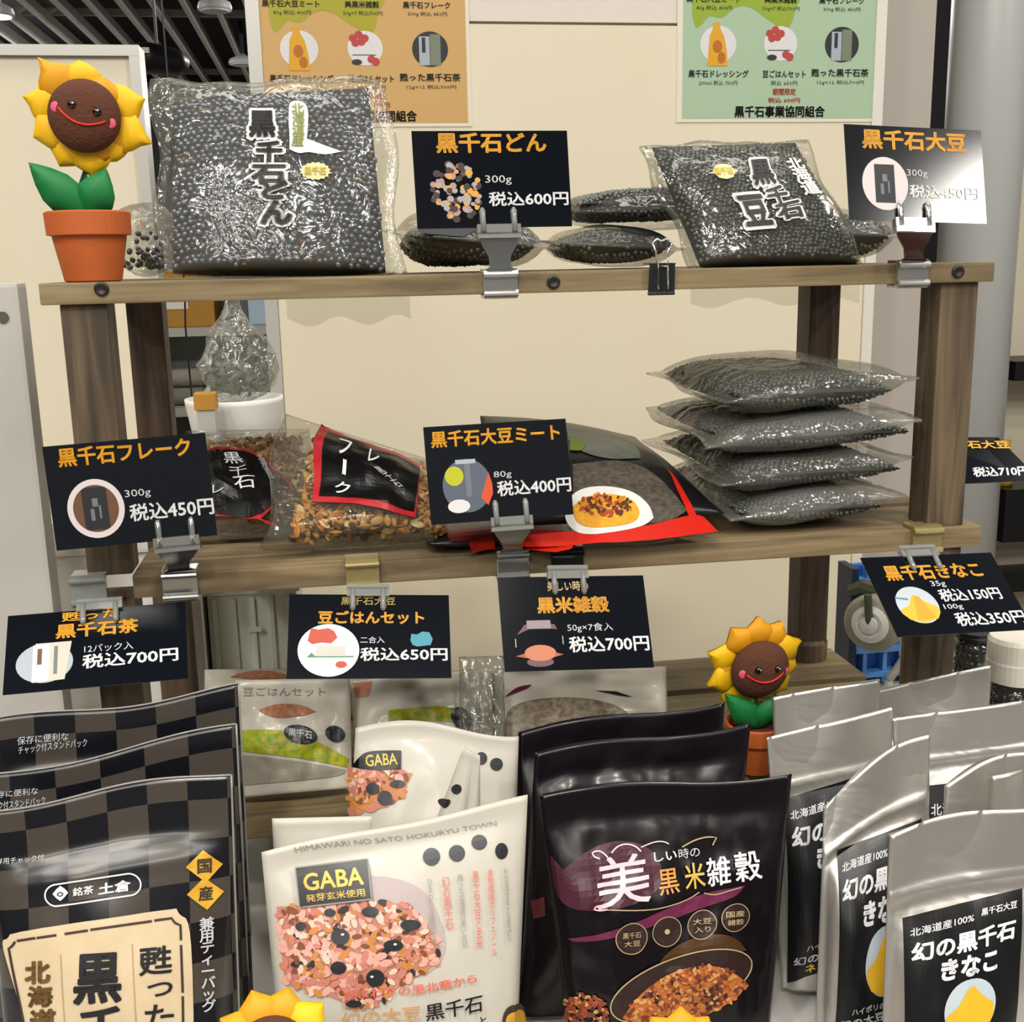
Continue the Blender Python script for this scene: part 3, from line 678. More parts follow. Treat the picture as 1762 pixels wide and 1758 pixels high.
    prn(S, o, 'picture', M_k, onto(S, pr(604, 102, 622, 112), *disc(12), h=.0008), onto(S, pr(606, 94, 646, 95.5), *SQ, h=.0008))
    pic(739, 84, 31, M_k)
    prn(S, o, 'picture', M_l, onto(S, pr(720, 62, 738, 112), *SQ, h=.0008)); prn(S, o, 'picture', M_g, onto(S, pr(739, 58, 757, 112), *SQ, h=.0008)); prn(S, o, 'picture', M_k, onto(S, pr(725, 64, 731, 90), *SQ, h=.001))
poster(441, 809, 218, mat('poster_tan', '#cda566', .5), mat('poster_olive', '#a7a21c', .5), 'tan product poster with an olive hill, behind the large bean bag', True)
poster(1165, 1512, 210, mat('poster_mint', '#a9c3a6', .5), mat('poster_green', '#93ab2b', .5), 'mint green product poster above the smaller bean bag', True)

# ================================================================== PRICE CARDS AND THEIR CLIPS
M_card = mat('card_black', '#0d1118', .13, coat=.5); M_gold = mat('card_gold', '#eba61c', .4); M_whiteink = mat('card_white', '#e9eaec', .4); M_softwhite = mat('card_soft_white', '#c9cbd0', .4)
M_clear = mat('clip_clear', '#b9bdb8', .12, trans=.55); M_chrome = mat('clip_chrome', '#d7d7d5', .16, .85); M_neckgrey = mat('clip_grey', '#9aa0a6', .25, trans=.2); M_neckblack = mat('clip_black', '#15110f', .2); M_neckred = mat('clip_dark_red', '#4a1813', .2)
M_brownp = mat('picture_brown', '#6b4a35', .5); M_pinkw = mat('picture_pinkish', '#d9cfd0', .5)
CARDS = {}
def card(key, q, Ys, label, texts, pics):
    P = [at(*q[i], Ys[i]) for i in range(4)]
    c = sum(P)/4; ex = (P[1]+P[2]-P[0]-P[3])/2; ey = (P[0]+P[1]-P[2]-P[3])/2
    sk = (P[1]+P[3]-P[0]-P[2])/2*0
    q3 = [c-ex/2+ey/2, c+ex/2+ey/2, c+ex/2-ey/2, c-ex/2-ey/2]
    S = Sheet(q3)
    bc = (q3[2]+q3[3])/2
    o = root('price_card', label, 'price card', bc, 'black price cards on the rack')
    V, F = hexa_vf([p-S.n*.0005 for p in q3[::-1]], [p for p in q3[::-1]])
    mesh('card_body', V, F, M_card, o)
    for body, x0, y0, x1, y1, m, bold in texts:
        prn(S, o, 'lettering', m, text_vf(S, body, [(x0, 1-y0), (x1, 1-y0), (x1, 1-y1), (x0, 1-y1)], bold, h=.00035, res=2))
    for x0, y0, x1, y1, fig, m, h in pics:
        prn(S, o, 'picture', m, onto(S, [(x0, 1-y0), (x1, 1-y0), (x1, 1-y1), (x0, 1-y1)], *fig, h=.00025+h*.00008))
    CARDS[key] = (S, o, q3); return S, o
Z = '税込'
G, Wh, Sw = M_gold, M_whiteink, M_softwhite
M_by = mat('bean_pic_yellow', '#d7a03a', .5); M_bp = mat('bean_pic_pink', '#b08a86', .5); M_bd = mat('bean_pic_dark', '#3a2a26', .5); M_bl = mat('bean_pic_light', '#a5a0a4', .5)
S, o = card('don', [(708, 224), (975, 226), (985, 388), (718, 395)], (-.010, -.007, -.017, -.018), 'black price card for 600 yen with a round picture of puffed beans',
     [('黒千石どん', .15, .02, .86, .23, G, .03), ('300g', .45, .46, .62, .56, Sw, .0), (Z+'600円', .465, .63, .985, .78, Wh, .02)], [])
r = np.random.RandomState(3)
FG = {0: [], 1: [], 2: [], 3: []}
for i in range(120):
    a, d = r.uniform(0, 6.28), math.sqrt(r.uniform(0, 1)); x, y = .265+.165*d*math.cos(a), .62-.29*d*math.sin(a); s = r.uniform(.014, .026)
    FG[r.choice(4, p=[.22, .22, .3, .26])].append(onto(S, [(x-s, 1-y+s*1.5), (x+s, 1-y+s*1.5), (x+s, 1-y-s*1.5), (x-s, 1-y-s*1.5)], *disc(8), h=.0002+i*2e-6))
for k, m in enumerate((M_by, M_bp, M_bd, M_bl)): prn(S, o, 'picture', m, *FG[k])
def pack_pic(cx, cy, rx, ry, ground=M_pinkw, extra=()):
    return [(cx-rx, cy-ry, cx+rx, cy+ry, disc(32), ground, 0), (cx-rx*.45, cy-ry*.72, cx+rx*.42, cy+ry*.72, SQ, M_k_, 1), (cx-.02, cy-ry*.35, cx+.015, cy-.02, SQ, M_greyp, 2), (cx-.035, cy+.0, cx-.012, cy+ry*.4, SQ, M_greyp, 2), (cx+.018, cy-ry*.1, cx+.03, cy+ry*.35, SQ, M_greyp, 2)]+list(extra)
M_k_ = mat('picture_dark', '#23262a', .5); M_greyp = mat('picture_softgrey', '#6f757c', .5)
card('daizu', [(1452, 213), (1688, 225), (1698, 385), (1462, 378)], (-.012, -.008, -.024, -.027), 'black price card with strong glare, clipped at the right end of the top shelf',
     [('黒千石大豆', .12, .04, .88, .25, G, .03), ('300g', .43, .45, .58, .54, Sw, 0), (Z+'450円', .44, .61, .95, .75, Wh, .02)], pack_pic(.27, .61, .165, .28))
card('flake', [(70, 768), (355, 745), (372, 920), (100, 948)], (-.032, -.033, -.038, -.036), 'black flake price card for 450 yen on the left end of the middle shelf',
     [('黒千石フレーク', .085, .03, .90, .21, G, .025), ('300g', .46, .48, .62, .57, Sw, 0), (Z+'450円', .475, .62, 1.0, .79, Wh, .02)], pack_pic(.275, .63, .175, .285, M_brownp, [(.275-.175, .345, .45, .915, ring(36, .10), M_pinkw, 3)]))
card('meat', [(728, 735), (973, 720), (987, 885), (742, 903)], (-.018, -.016, -.030, -.030), 'black soy meat price card for 400 yen in the middle of the middle shelf',
     [('黒千石大豆ミート', .045, .05, .95, .22, G, .025), ('80g', .46, .50, .585, .58, Sw, 0), (Z+'400円', .475, .60, 1.0, .76, Wh, .02)],
     [(.10, .35, .44, .90, disc(32), mat('picture_bluegrey', '#56606e', .5), 0), (.12, .42, .25, .62, disc(18), mat('picture_lime', '#b9bd1c', .5), 1), (.36, .50, .445, .84, poly_fig([(.55, 0), (0, .25), (.35, .6), (.75, 1), (1, .65), (1, .35)]), mat('picture_orange_red', '#d2512c', .5), 1), (.125, .76, .28, .90, disc(16), M_w_ if False else mat('picture_white', '#dcdbdd', .5), 1), (.26, .40, .30, .74, SQ, M_greyp, 1), (.20, .355, .34, .40, SQ, mat('picture_light', '#a8b1bd', .5), 1)])
card('cha', [(18, 1065), (315, 1030), (328, 1172), (0, 1190)], (-.020, -.018, -.058, -.060), 'black tea price card for 700 yen hanging above the chequered pouches',
     [('甦った', .30, .02, .62, .14, G, .015), ('黒千石茶', .27, .17, .73, .36, G, .03), ('12パック入', .43, .47, .70, .57, Sw, 0), (Z+'700円', .42, .59, .95, .77, Wh, .02)],
     [(.06, .40, .37, .90, disc(30), mat('picture_light', '#a8b1bd', .5), 0), (.14, .40, .36, .89, poly_fig([(.05, 0), (.85, .03), (1, 1), (.1, 1)]), mat('picture_cream', '#c9c3b4', .5), 1), (.15, .42, .24, .88, SQ, mat('picture_pale', '#d7dde8', .5), 2), (.175, .47, .20, .67, SQ, M_brownp, 3), (.265, .45, .285, .8, SQ, M_greyp, 3)])
card('gohan', [(497, 1022), (773, 1024), (776, 1166), (494, 1168)], (-.016, -.016, -.050, -.050), 'black rice set price card for 650 yen with a cyan blot, hanging',
     [('黒千石大豆', .32, .03, .66, .13, mat('card_dull_gold', '#a08e3e', .4), .015), ('豆ごはんセット', .18, .20, .84, .36, G, .03), ('二合入', .44, .51, .59, .59, Sw, .01), (Z+'650円', .44, .64, .98, .80, Wh, .02)],
     [(.06, .36, .435, .98, disc(36), mat('picture_white', '#dcdbdd', .5), 0), (.11, .41, .30, .60, poly_fig([(.05, .2), (.2, 0), (.5, .1), (.8, .05), (1, .4), (.9, .8), (.7, 1), (.4, .9), (.15, 1)]), mat('picture_red_rice', '#c24a38', .5), 1), (.29, .80, .36, .88, disc(14), mat('picture_red_rice', '#c24a38', .5), 1), (.12, .74, .40, .755, SQ, mat('picture_green', '#4f8a67', .5), 1), (.12, .70, .17, .75, poly_fig([(0, 0), (1, 0), (.5, 1)]), mat('picture_green', '#4f8a67', .5), 2), (.17, .62, .35, .73, SQ, mat('picture_ivory', '#cbc9bd', .5), 1), (.75, .45, .89, .63, poly_fig([(.1, .1), (.3, 0), (.9, .1), (1, .5), (.85, .95), (.55, 1), (.3, .8), (.05, .85), (0, .4)]), mat('picture_cyan', '#3f93a8', .5), 1)])
card('kome', [(856, 993), (1106, 990), (1126, 1148), (868, 1156)], (-.024, -.021, -.052, -.053), 'black rice grain price card for 700 yen hanging right of the rice set card',
     [('美しい時の', .33, .05, .61, .16, mat('card_pale_gold', '#c9b17a', .4), .015), ('黒米雑穀', .25, .22, .74, .40, G, .035), ('50g×7食入', .44, .51, .75, .61, Sw, 0), (Z+'700円', .44, .65, .985, .82, Wh, .02)],
     [(.10, .49, .37, .62, poly_fig([(0, 0), (.4, .6), (1, .4), (.95, .8), (.5, 1), (.2, .8)]), mat('picture_mauve', '#6b4a50', .5), 0), (.17, .47, .33, .56, SQ, mat('picture_mauve_light', '#94868c', .5), 1), (.14, .73, .35, .90, disc(20), mat('picture_salmon', '#c67a5a', .5), 2), (.08, .79, .20, .88, poly_fig([(0, .4), (1, 0), (1, 1)]), mat('picture_salmon2', '#a9583c', .5), 1), (.29, .79, .40, .88, poly_fig([(0, 0), (1, .5), (0, 1)]), mat('picture_salmon2', '#a9583c', .5), 1), (.15, .86, .33, .96, disc(16), mat('picture_mauve', '#6b4a50', .5), 1), (.085, .66, .09, .75, SQ, Sw, 1), (.40, .64, .405, .73, SQ, Sw, 1)])
card('kinako', [(1480, 960), (1705, 950), (1779, 1083), (1545, 1095)], (-.022, -.018, -.066, -.068), 'black hanging price card with a yellow flour picture and two prices',
     [('黒千石きなこ', .12, .12, .85, .32, G, .03), ('35g', .42, .34, .53, .43, Sw, .01), (Z+'150円', .44, .45, .90, .61, Wh, .02), ('100g', .43, .64, .57, .72, Sw, .01), (Z+'350円', .47, .75, .985, .92, Wh, .02)],
     [(.10, .40, .40, .86, disc(36), mat('picture_skyblue', '#b7c4cc', .5), 0), (.105, .50, .395, .855, poly_fig([(.03, .5), (.28, .62), (.46, .98), (.55, .98), (.72, .72), (.97, .55), (.98, .35), (.85, .13), (.5, .0), (.15, .13), (.02, .35)]), mat('picture_flour', '#e0b024', .5), 1), (.20, .52, .34, .82, poly_fig([(.0, .0), (.35, .95), (.6, 1), (1, .1), (.6, 0)]), mat('picture_flour_dark', '#d39a12', .5), 2), (.11, .52, .20, .57, poly_fig([(0, .6), (1, 0), (1, .5), (0, 1)]), mat('picture_steelblue', '#5f7f99', .5), 1)])

M_brass = mat('clip_brass', '#b5a574', .3, .6)
def clip(key, px, label, up=True, neck=M_neckgrey, base=M_chrome, jaw=M_clear, fing=M_clear, half=.20, cu=None, zt=None, zb=None, bw=.021, jw=.026):
    """card clip: spring base gripping the shelf edge, tapered neck, jaw bar and two fingers on the card"""
    S, co, q3 = CARDS[key]
    zt = zt or (ZT if up else ZM); zb = zb or (ZTB if up else ZMB)
    xb = at(px, proj((q3[2]+q3[3])/2)[1], 0)[0]
    o = root('card_clip', label, 'clip', (xb, -.001, zb), 'card clips on the shelf edges')
    # base: C-shaped grip round the board edge, with two ridges
    V, F, _ = join(box_vf((xb-bw/2, -.0035, zb-.0028), (xb+bw/2, -.0004, zt+.0028), .0006), box_vf((xb-bw/2, -.0006, zt+.0003), (xb+bw/2, .012, zt+.0026), .0005), box_vf((xb-bw/2, -.0006, zb-.0026), (xb+bw/2, .012, zb-.0003), .0005),
                   tube_vf([(xb-bw/2, -.0042, zt-.0005), (xb+bw/2, -.0042, zt-.0005)], .0021, 10), tube_vf([(xb-bw/2, -.0042, zb+.0005), (xb+bw/2, -.0042, zb+.0005)], .0021, 10))
    mesh('base', V, F, base, o)
    v0 = 0 if up else 1; sg = -1 if up else 1
    cu = S.uv(px, proj(S.F(np.array(.5), np.array(float(v0))))[1])[0] if cu is None else cu
    ew = np.linalg.norm(q3[1]-q3[0]); hu = jw/2/ew
    edge = lambda u, dv, h: S.F(np.array(u), np.array(v0+sg*dv), h)
    # jaw bar just beyond the card edge, gripping it front and back
    A = [edge(cu-hu, -.03, .0006), edge(cu+hu, -.03, .0006), edge(cu+hu, .075, .0006), edge(cu-hu, .075, .0006)]
    V, F = hexa_vf([p+S.n*.0018 for p in A], A); V2, F2 = hexa_vf([p-S.n*.0014 for p in A], [p-S.n*.0032 for p in A]); V3, F3 = hexa_vf([edge(cu-hu, .055, .0024), edge(cu+hu, .055, .0024), edge(cu+hu, .115, .0024), edge(cu-hu, .115, .0024)], [edge(cu-hu, .055, -.0026), edge(cu+hu, .055, -.0026), edge(cu+hu, .115, -.0026), edge(cu-hu, .115, -.0026)])
    V, F, _ = join((V, F), (V2, F2), (V3, F3)); mesh('jaw', V, F, jaw, o)
    for du in (-hu*.72, hu*.72):
        V, F = tube_vf([edge(cu+du, .05, .0022), edge(cu+du, -.06, .0017), edge(cu+du, -.17, .0014), edge(cu+du, -.205, .0012)], [.0017, .0018, .0019, .0008], 8); mesh('finger', V, F, fing, o, smooth=True)
    # neck
    t = edge(cu, .10, -.0002); tw = jw*.46; nw = bw*.30
    b = np.array([xb, -.0030, (zt+.002) if up else (zb-.002)])
    mid = t*.42+b*.58; mw = nw*1.05
    ex = (q3[1]-q3[0])/ew; dn = np.array([0, .0011, 0])
    prof = [(t, tw), (t*.75+b*.25, tw*.86), (mid, mw), (b*.9+t*.1, nw), (b, nw*1.5)]
    L = [p-ex*w_ for p, w_ in prof]+[p+ex*w_ for p, w_ in prof[::-1]]
    V, F = hexa_vf([p+dn for p in L], [p-dn for p in L]); mesh('neck', V, F, neck, o)
    return o
clip('don', 858, 'clear clip with a grey neck under the 600 yen puffed bean card')
clip('daizu', 1572, 'chrome clip with a dark red neck under the glaring card on the top shelf', neck=M_neckred, jaw=M_chrome, fing=M_chrome)
clip('flake', 305, 'chrome clip with a black neck under the flake card', zt=ZM, zb=ZMB, neck=M_neckblack, jaw=M_chrome, fing=M_chrome)
clip('meat', 880, 'clear clip with a pale neck under the soy meat card', zt=ZM, zb=ZMB, neck=mat('clip_pale', '#a7a598', .2, trans=.3))
clip('cha', 172, 'clear clip holding the hanging tea card from the middle shelf', up=False, base=M_clear, neck=M_clear)
clip('gohan', 633, 'clear clip holding the hanging rice set card from the middle shelf', up=False, base=M_brass, neck=M_clear)
clip('kome', 977, 'clear clip with a black pivot holding the hanging black rice card', up=False, base=M_neckblack, neck=M_neckblack)
clip('kinako', 1582, 'brass tinted clip holding the hanging flour card from the middle shelf', up=False, base=M_brass, neck=M_clear)
# partly hidden card behind the right post
P0 = [at(1575, 752, .31), at(1717, 752, .31), at(1790, 826, .27), at(1592, 835, .27)]
S = Sheet(P0); o = root('price_card', 'black price card half hidden behind the right front post', 'price card', (P0[2]+P0[3])/2, 'black price cards on the rack')
V, F = hexa_vf([p-S.n*.0006 for p in P0[::-1]], P0[::-1]); mesh('card_body', V, F, M_card, o)
prn(S, o, 'lettering', G, text_vf(S, '黒千石大豆', S.quv(rect(1612, 758, 1732, 772, 0, .5)), .03, h=.0004)); prn(S, o, 'lettering', Wh, text_vf(S, Z+'710円', S.quv(rect(1672, 804, 1768, 821, -.03, .2)), .03, h=.0004))
stp = at(1640, 833, .285); V, F = tube_vf([(stp[0], .285, TZ), (stp[0], .285, stp[2]-.001)], .003, 8); mesh('support_rod', V, F, M_chrome, o)
V, F = lathe_vf((stp[0], .285, TZ), [(.018, 0), (.018, .003), (.004, .006)], 20); mesh('support_base', V, F, M_chrome, o)

# black binder clip on the top shelf edge
xb = at(1137, 440, 0)[0]; s_ = .0022
o = root('binder_clip', 'black binder clip with wire handles on the top shelf edge', 'clip', (xb, 0, ZTB))
hw = .0085
V, F, _ = join(hexa_vf([(xb-hw, -.0012, ZTB-.002), (xb+hw, -.0012, ZTB-.002), (xb+hw*.95, -.0032, ZT+.003), (xb-hw*.95, -.0032, ZT+.003)], [(xb-hw, -.0020, ZTB-.002), (xb+hw, -.0020, ZTB-.002), (xb+hw*.95, -.0042, ZT+.003), (xb-hw*.95, -.0042, ZT+.003)]),
   hexa_vf([(xb-hw, -.004, ZT+.003), (xb+hw, -.004, ZT+.003), (xb+hw, .010, ZT+.0032), (xb-hw, .010, ZT+.0032)], [(xb-hw, -.004, ZT+.0038), (xb+hw, -.004, ZT+.0038), (xb+hw, .010, ZT+.004), (xb-hw, .010, ZT+.004)]),
   tube_vf([(xb-hw, -.0016, ZTB-.002), (xb+hw, -.0016, ZTB-.002)], .0012, 8))
mesh('clip_body', V, F, mat('clip_enamel', '#23262a', .3), o)
for y_, ln in ((-.0056, -1), (-.0045, 1)):
    zz = ZT-.001
    pts = [(xb-.0028, y_, zz-.009), (xb-.0028, y_, zz-.001)] if ln < 0 else None
    if ln < 0: V, F = tube_vf([(xb-.0032, y_, ZTB+.0005), (xb-.0028, y_, ZT+.002), (xb+.0028, y_, ZT+.002), (xb+.0032, y_, ZTB+.0005)], .0007, 6)
    else: V, F = tube_vf([(xb-.003, y_, ZT+.002), (xb-.0042, y_+.001, ZT+.011), (xb-.0062, y_+.002, ZT+.016), (xb-.003, y_+.003, ZT+.0185), (xb, y_+.003, ZT+.017), (xb+.003, y_+.003, ZT+.0185), (xb+.0062, y_+.002, ZT+.016), (xb+.0042, y_+.001, ZT+.011), (xb+.003, y_, ZT+.002)], .0007, 6)
    mesh('wire_handle', V, F, M_chrome, o, smooth=True)

# ================================================================== SUNFLOWER TOYS
M_petal = mat('petal_yellow', '#f2bd05', .6); M_petal2 = mat('petal_gold', '#e09c08', .6); M_face = mat('felt_brown', '#5a3220', .9, bump=(400, .3)); M_green = mat('leaf_green', '#0f7a3c', .6)
M_pot = mat('terracotta', '#c3622a', .65, var=(40, '#b75a25', .7)); M_pink = mat('cheek_pink', '#ee5f7f', .6); M_mouth = mat('mouth_red', '#d3271d', .5); M_eye = mat('eye_black', '#0b0806', .1, coat=.7)
M_stem = mat('stem_green', '#0c6332', .6)
def sunflower(label, head, Y, s, z0, roll, tilt, angs, pot=True, yaw=0., dx=.002, ps=1.1):
    """head: pixel of the face centre; s: size factor; z0: what it stands on; roll/tilt: how the head turns"""
    c = at(head[0], head[1], Y); bx = c[0]+(.0028 if roll else 0)*s*4.0*0
    o = root('sunflower_toy', label, 'toy', (c[0]+.002*s, Y+.008, z0), 'potted sunflower toys')
    R = Matrix.Rotation(yaw, 3, 'Z') @ Matrix.Rotation(tilt, 3, 'X') @ Matrix.Rotation(roll, 3, 'Y')
    W = lambda p: np.array(c)+np.array(R @ Vector(p))*s     # local: x right, z up, -y to viewer
    for i, (a, ln, k) in enumerate(angs):
        a = math.radians(a); L = ln; wd = .0145; a += roll
        dirv = np.array([math.cos(a), 0, math.sin(a)]); side = np.array([-math.sin(a), 0, math.cos(a)])
        V, F = [], []
        for t, wv, cy in ((.018, .75, .001), (.024, .95, -.0005), (.0295, 1.0, -.0012), (.0345, .74, -.0008), (.0385, .36, .001), (L, .02, .003)):
            for q, yy in ((-1, .0025), (-.5, 0), (0, -.0012), (.5, 0), (1, .0025)): V.append(dirv*t*(L/.042)+side*q*wd*wv+np.array([0, cy+yy+.004+.0012*(i % 2), 0]))
        n = len(V); V += [v+np.array([0, .0022, 0]) for v in V]
        for j in range(5):
            for q in range(4): k0 = j*5+q; F.append([k0, k0+1, k0+6, k0+5]); F.append([n+k0, n+k0+5, n+k0+6, n+k0+1])
        rim = [0, 1, 2, 3, 4, 9, 14, 19, 24, 29, 28, 27, 26, 25, 20, 15, 10, 5]
        for p_, q_ in zip(rim, rim[1:]+rim[:1]): F.append([p_, n+p_, n+q_, q_])
        mesh('petal', [W(v) for v in V], F, M_petal2 if k else M_petal, o, smooth=True)
    V, F = lathe_vf((0, 0, 0), [(.0205, -.004), (.0245, -.002), (.0258, .0015), (.0250, .0045), (.0215, .0085), (.0150, .0118), (.0075, .0135), (.001, .0138)], 40, axis=(0, -1, 0))
    mesh('face', [W(v) for v in V], F, M_face, o, smooth=True)
    dome = lambda r: -(.0138*math.sqrt(max(0, 1-(r/.0262)**2))+.0003)
    for x, z in ((-.0075, .0055), (.0098, .0055)):
        V, F = lathe_vf((x, dome(math.hypot(x, z))+.0014, z), [(.0030, 0), (.0032, .001), (.0026, .0026), (.0012, .0034), (.0002, .0036)], 16, axis=(0, -1, 0)); mesh('eye', [W(v) for v in V], F, M_eye, o, smooth=True)
        V, F = lathe_vf((x+.0008, dome(math.hypot(x, z))-.0018, z+.0012), [(.0006, 0), (.0006, .0003)], 8, axis=(0, -1, 0)); mesh('eye_glint', [W(v) for v in V], F, M_whiteink, o)
    for x in (-.0185, .0195):
        V, F = lathe_vf((x, dome(abs(x)+.001)+.0006, .0005), [(.0040, 0), (.0040, .0006), (.003, .0011)], 18, axis=(.32*np.sign(x), -1, 0)); mesh('cheek', [W(v) for v in V], F, M_pink, o, smooth=True)
    pts = []
    for t in np.linspace(-1, 1, 19):
        x = t*.0165; z = -.0058+.0065*t*t; pts.append((x, dome(math.hypot(x, z))-.0002, z))
    V, F = tube_vf(pts, .0009, 6); mesh('mouth', [W(v) for v in V], F, M_mouth, o, smooth=True)
    # pot, stem, leaves (upright)
    if not pot: return o
    bx = c[0]+dx; by = Y+.008; s *= ps
    V, F = lathe_vf((bx, by, z0), [(.0165*s, 0), (.018*s, .0008*s), (.0232*s, .0292*s), (.0262*s, .0296*s), (.0268*s, .0435*s), (.0252*s, .0445*s), (.0235*s, .043*s), (.0228*s, .034*s)], 44); mesh('pot', V, F, M_pot, o)
    V, F = lathe_vf((bx, by, z0+.034*s), [(.0228*s, 0), (.012*s, .0035*s), (.002*s, .004*s)], 28); mesh('soil', V, F, M_face, o, smooth=True)
    hz = c[2]; V, F = tube_vf([(bx, by, z0+.033*s), (bx-.001*s, by, z0+.06*s), (c[0], by+.001, hz-.01*s)], .0032*s, 10); mesh('stem', V, F, M_stem, o, smooth=True)
    for sx, tipx, tipz in ((-1, -.031, .034), (1, .0155, .030)):
        P0 = np.array([bx+.0015*s, by-.004*s, z0+.0405*s]); tip = np.array([bx+tipx*s, by-.008*s, P0[2]+tipz*s]); d = tip-P0; pr = np.cross(d/np.linalg.norm(d), [0, 1, 0]); V, F = [], []
        for t, wv in ((0, .35), (.15, .75), (.35, 1.0), (.55, .95), (.75, .62), (.9, .28), (1, .02)):
            for q, yy in ((-1, .0015), (0, -.0022), (1, .0015)): V.append(P0+d*t+pr*q*wv*.0120*s+np.array([0, (yy-.004*math.sin(t*3))*s, 0]))
        n = len(V); V += [v+np.array([0, .0014*s, 0]) for v in V]
        for j in range(6):
            for q in range(2): k0 = j*3+q; F.append([k0, k0+1, k0+4, k0+3]); F.append([n+k0, n+k0+3, n+k0+4, n+k0+1])
        rim = [0, 1, 2, 5, 8, 11, 14, 17, 20, 19, 18, 15, 12, 9, 6, 3]
        for p_, q_ in zip(rim, rim[1:]+rim[:1]): F.append([p_, n+p_, n+q_, q_])
        mesh('leaf', V, F, M_green, o, smooth=True)
    return o
YS = min(np.linspace(-.0, .13, 60), key=lambda y: abs(at(1306, 1290, y)[2]-.0425*.79*(y+.7)/.745*1.11-Z3))
A1 = [(126, .046, 1), (93, .0405, 0), (50, .034, 1), (17, .043, 0), (-23, .045, 0), (-53, .039, 0), (-90, .043, 0), (-124, .042, 0), (-160, .042, 0), (162, .044, 0), (-72, .036, 1), (-38, .036, 1)]
A2 = [(90, .0425, 1), (58, .042, 1), (24, .043, 0), (-8, .041, 0), (-40, .042, 0), (-92, .045, 0), (-66, .038, 0), (-128, .042, 0), (-160, .043, 0), (162, .043, 0), (124, .042, 1), (192, .039, 1)]
sunflower('sunflower toy with a smiling brown face in a terracotta pot on the top shelf', (146, 200), .026, .80, ZT, math.radians(17), math.radians(4), A1, dx=-.0055, ps=1.16)
sunflower('smaller smiling sunflower toy between the purple and the silver pouches', (1306, 1150), YS, .79*(YS+.7)/.745*1.11, Z3+.0006, math.radians(3), math.radians(8), A2, yaw=.1, ps=.97)
sunflower('sunflower toy at the bottom edge between the chequered and the white pouch', (468, 1822), -.275, .66, TZ, 0, math.radians(-30), [(a+17, l, k) for a, l, k in A2])
sunflower('sunflower toy at the bottom edge before the purple pouch', (1178, 1838), -.28, .58, TZ, 0, math.radians(-30), [(a-7, l, k) for a, l, k in A2])
# ================================================================== BAGS OF BEANS
M_beanb = mat('bean_brown', '#6e4d33', .35); M_beand = mat('bean_blue_black', '#5c626d', .27, metal=.7, coat=.5); M_beang = mat('bean_grey_green', '#5d625b', .34, metal=.35, coat=.4, spec=.6); M_beanp = mat('bean_puffed', '#7d8494', .26, metal=.65, coat=.6); M_core = mat('bean_mass', '#0b0c0e', .6)
M_film = film('bag_film', .05, .10, 36, .55); M_film2 = film('bag_film_hazy', .08, .11, 44, .6); M_film4 = film('bag_film_cloudy', .15, .14, 40, .7); M_film3 = film('bag_film_clear', .05, .10, 30, .6)
def bean_mesh(S, parent, r, pitch, wu, hv, both=False, brown=.05, core=True, m=None):
    """contents: beans packed under the front (and back) of sheet S; wu,hv = its real width and height"""
    P = []; nu, nv = int(wu/pitch), int(hv/(pitch*.87))
    for side in ((1, -1) if both else (1,)):
        U, V = [], []
        for j in range(nv+1):
            for i in range(nu+1):
                u = (i+.5*(j % 2)+rng.uniform(-.22, .22))/nu; v = (j+rng.uniform(-.22, .22))/nv
                if .004 < u < .996 and .004 < v < .996: U.append(u); V.append(v)
        U, V = np.array(U), np.array(V); b = S.bulge(U, V)
        A = S.base(U, V)+S.n*(side*np.maximum(b-r*.75, 0)-side*rng.uniform(0, r*.7, len(U)))[:, None]
        P.append(A)
    P = np.concatenate(P); V, F = blobs_vf(P, r)
    pick = (rng.uniform(size=len(P)) < brown).astype(int); midx = np.repeat(pick, len(ICO[1]))
    if core:
        Sc = Sheet(S.q, lambda u, v: np.maximum(S.bulge(u, v)-r*1.5, 0)); Sc.n = S.n
        V2, F2, _ = bag_vf(Sc, 20, 20, back=1.0 if both else .5)
        F = F+[[i+len(V) for i in f] for f in F2]; V = np.concatenate([V, V2]); midx = np.concatenate([midx, np.full(len(F2), 2)])
    return mesh('beans', V, F, [m or M_beand, M_beanb, M_core], parent, smooth=True, midx=midx, kind='stuff')
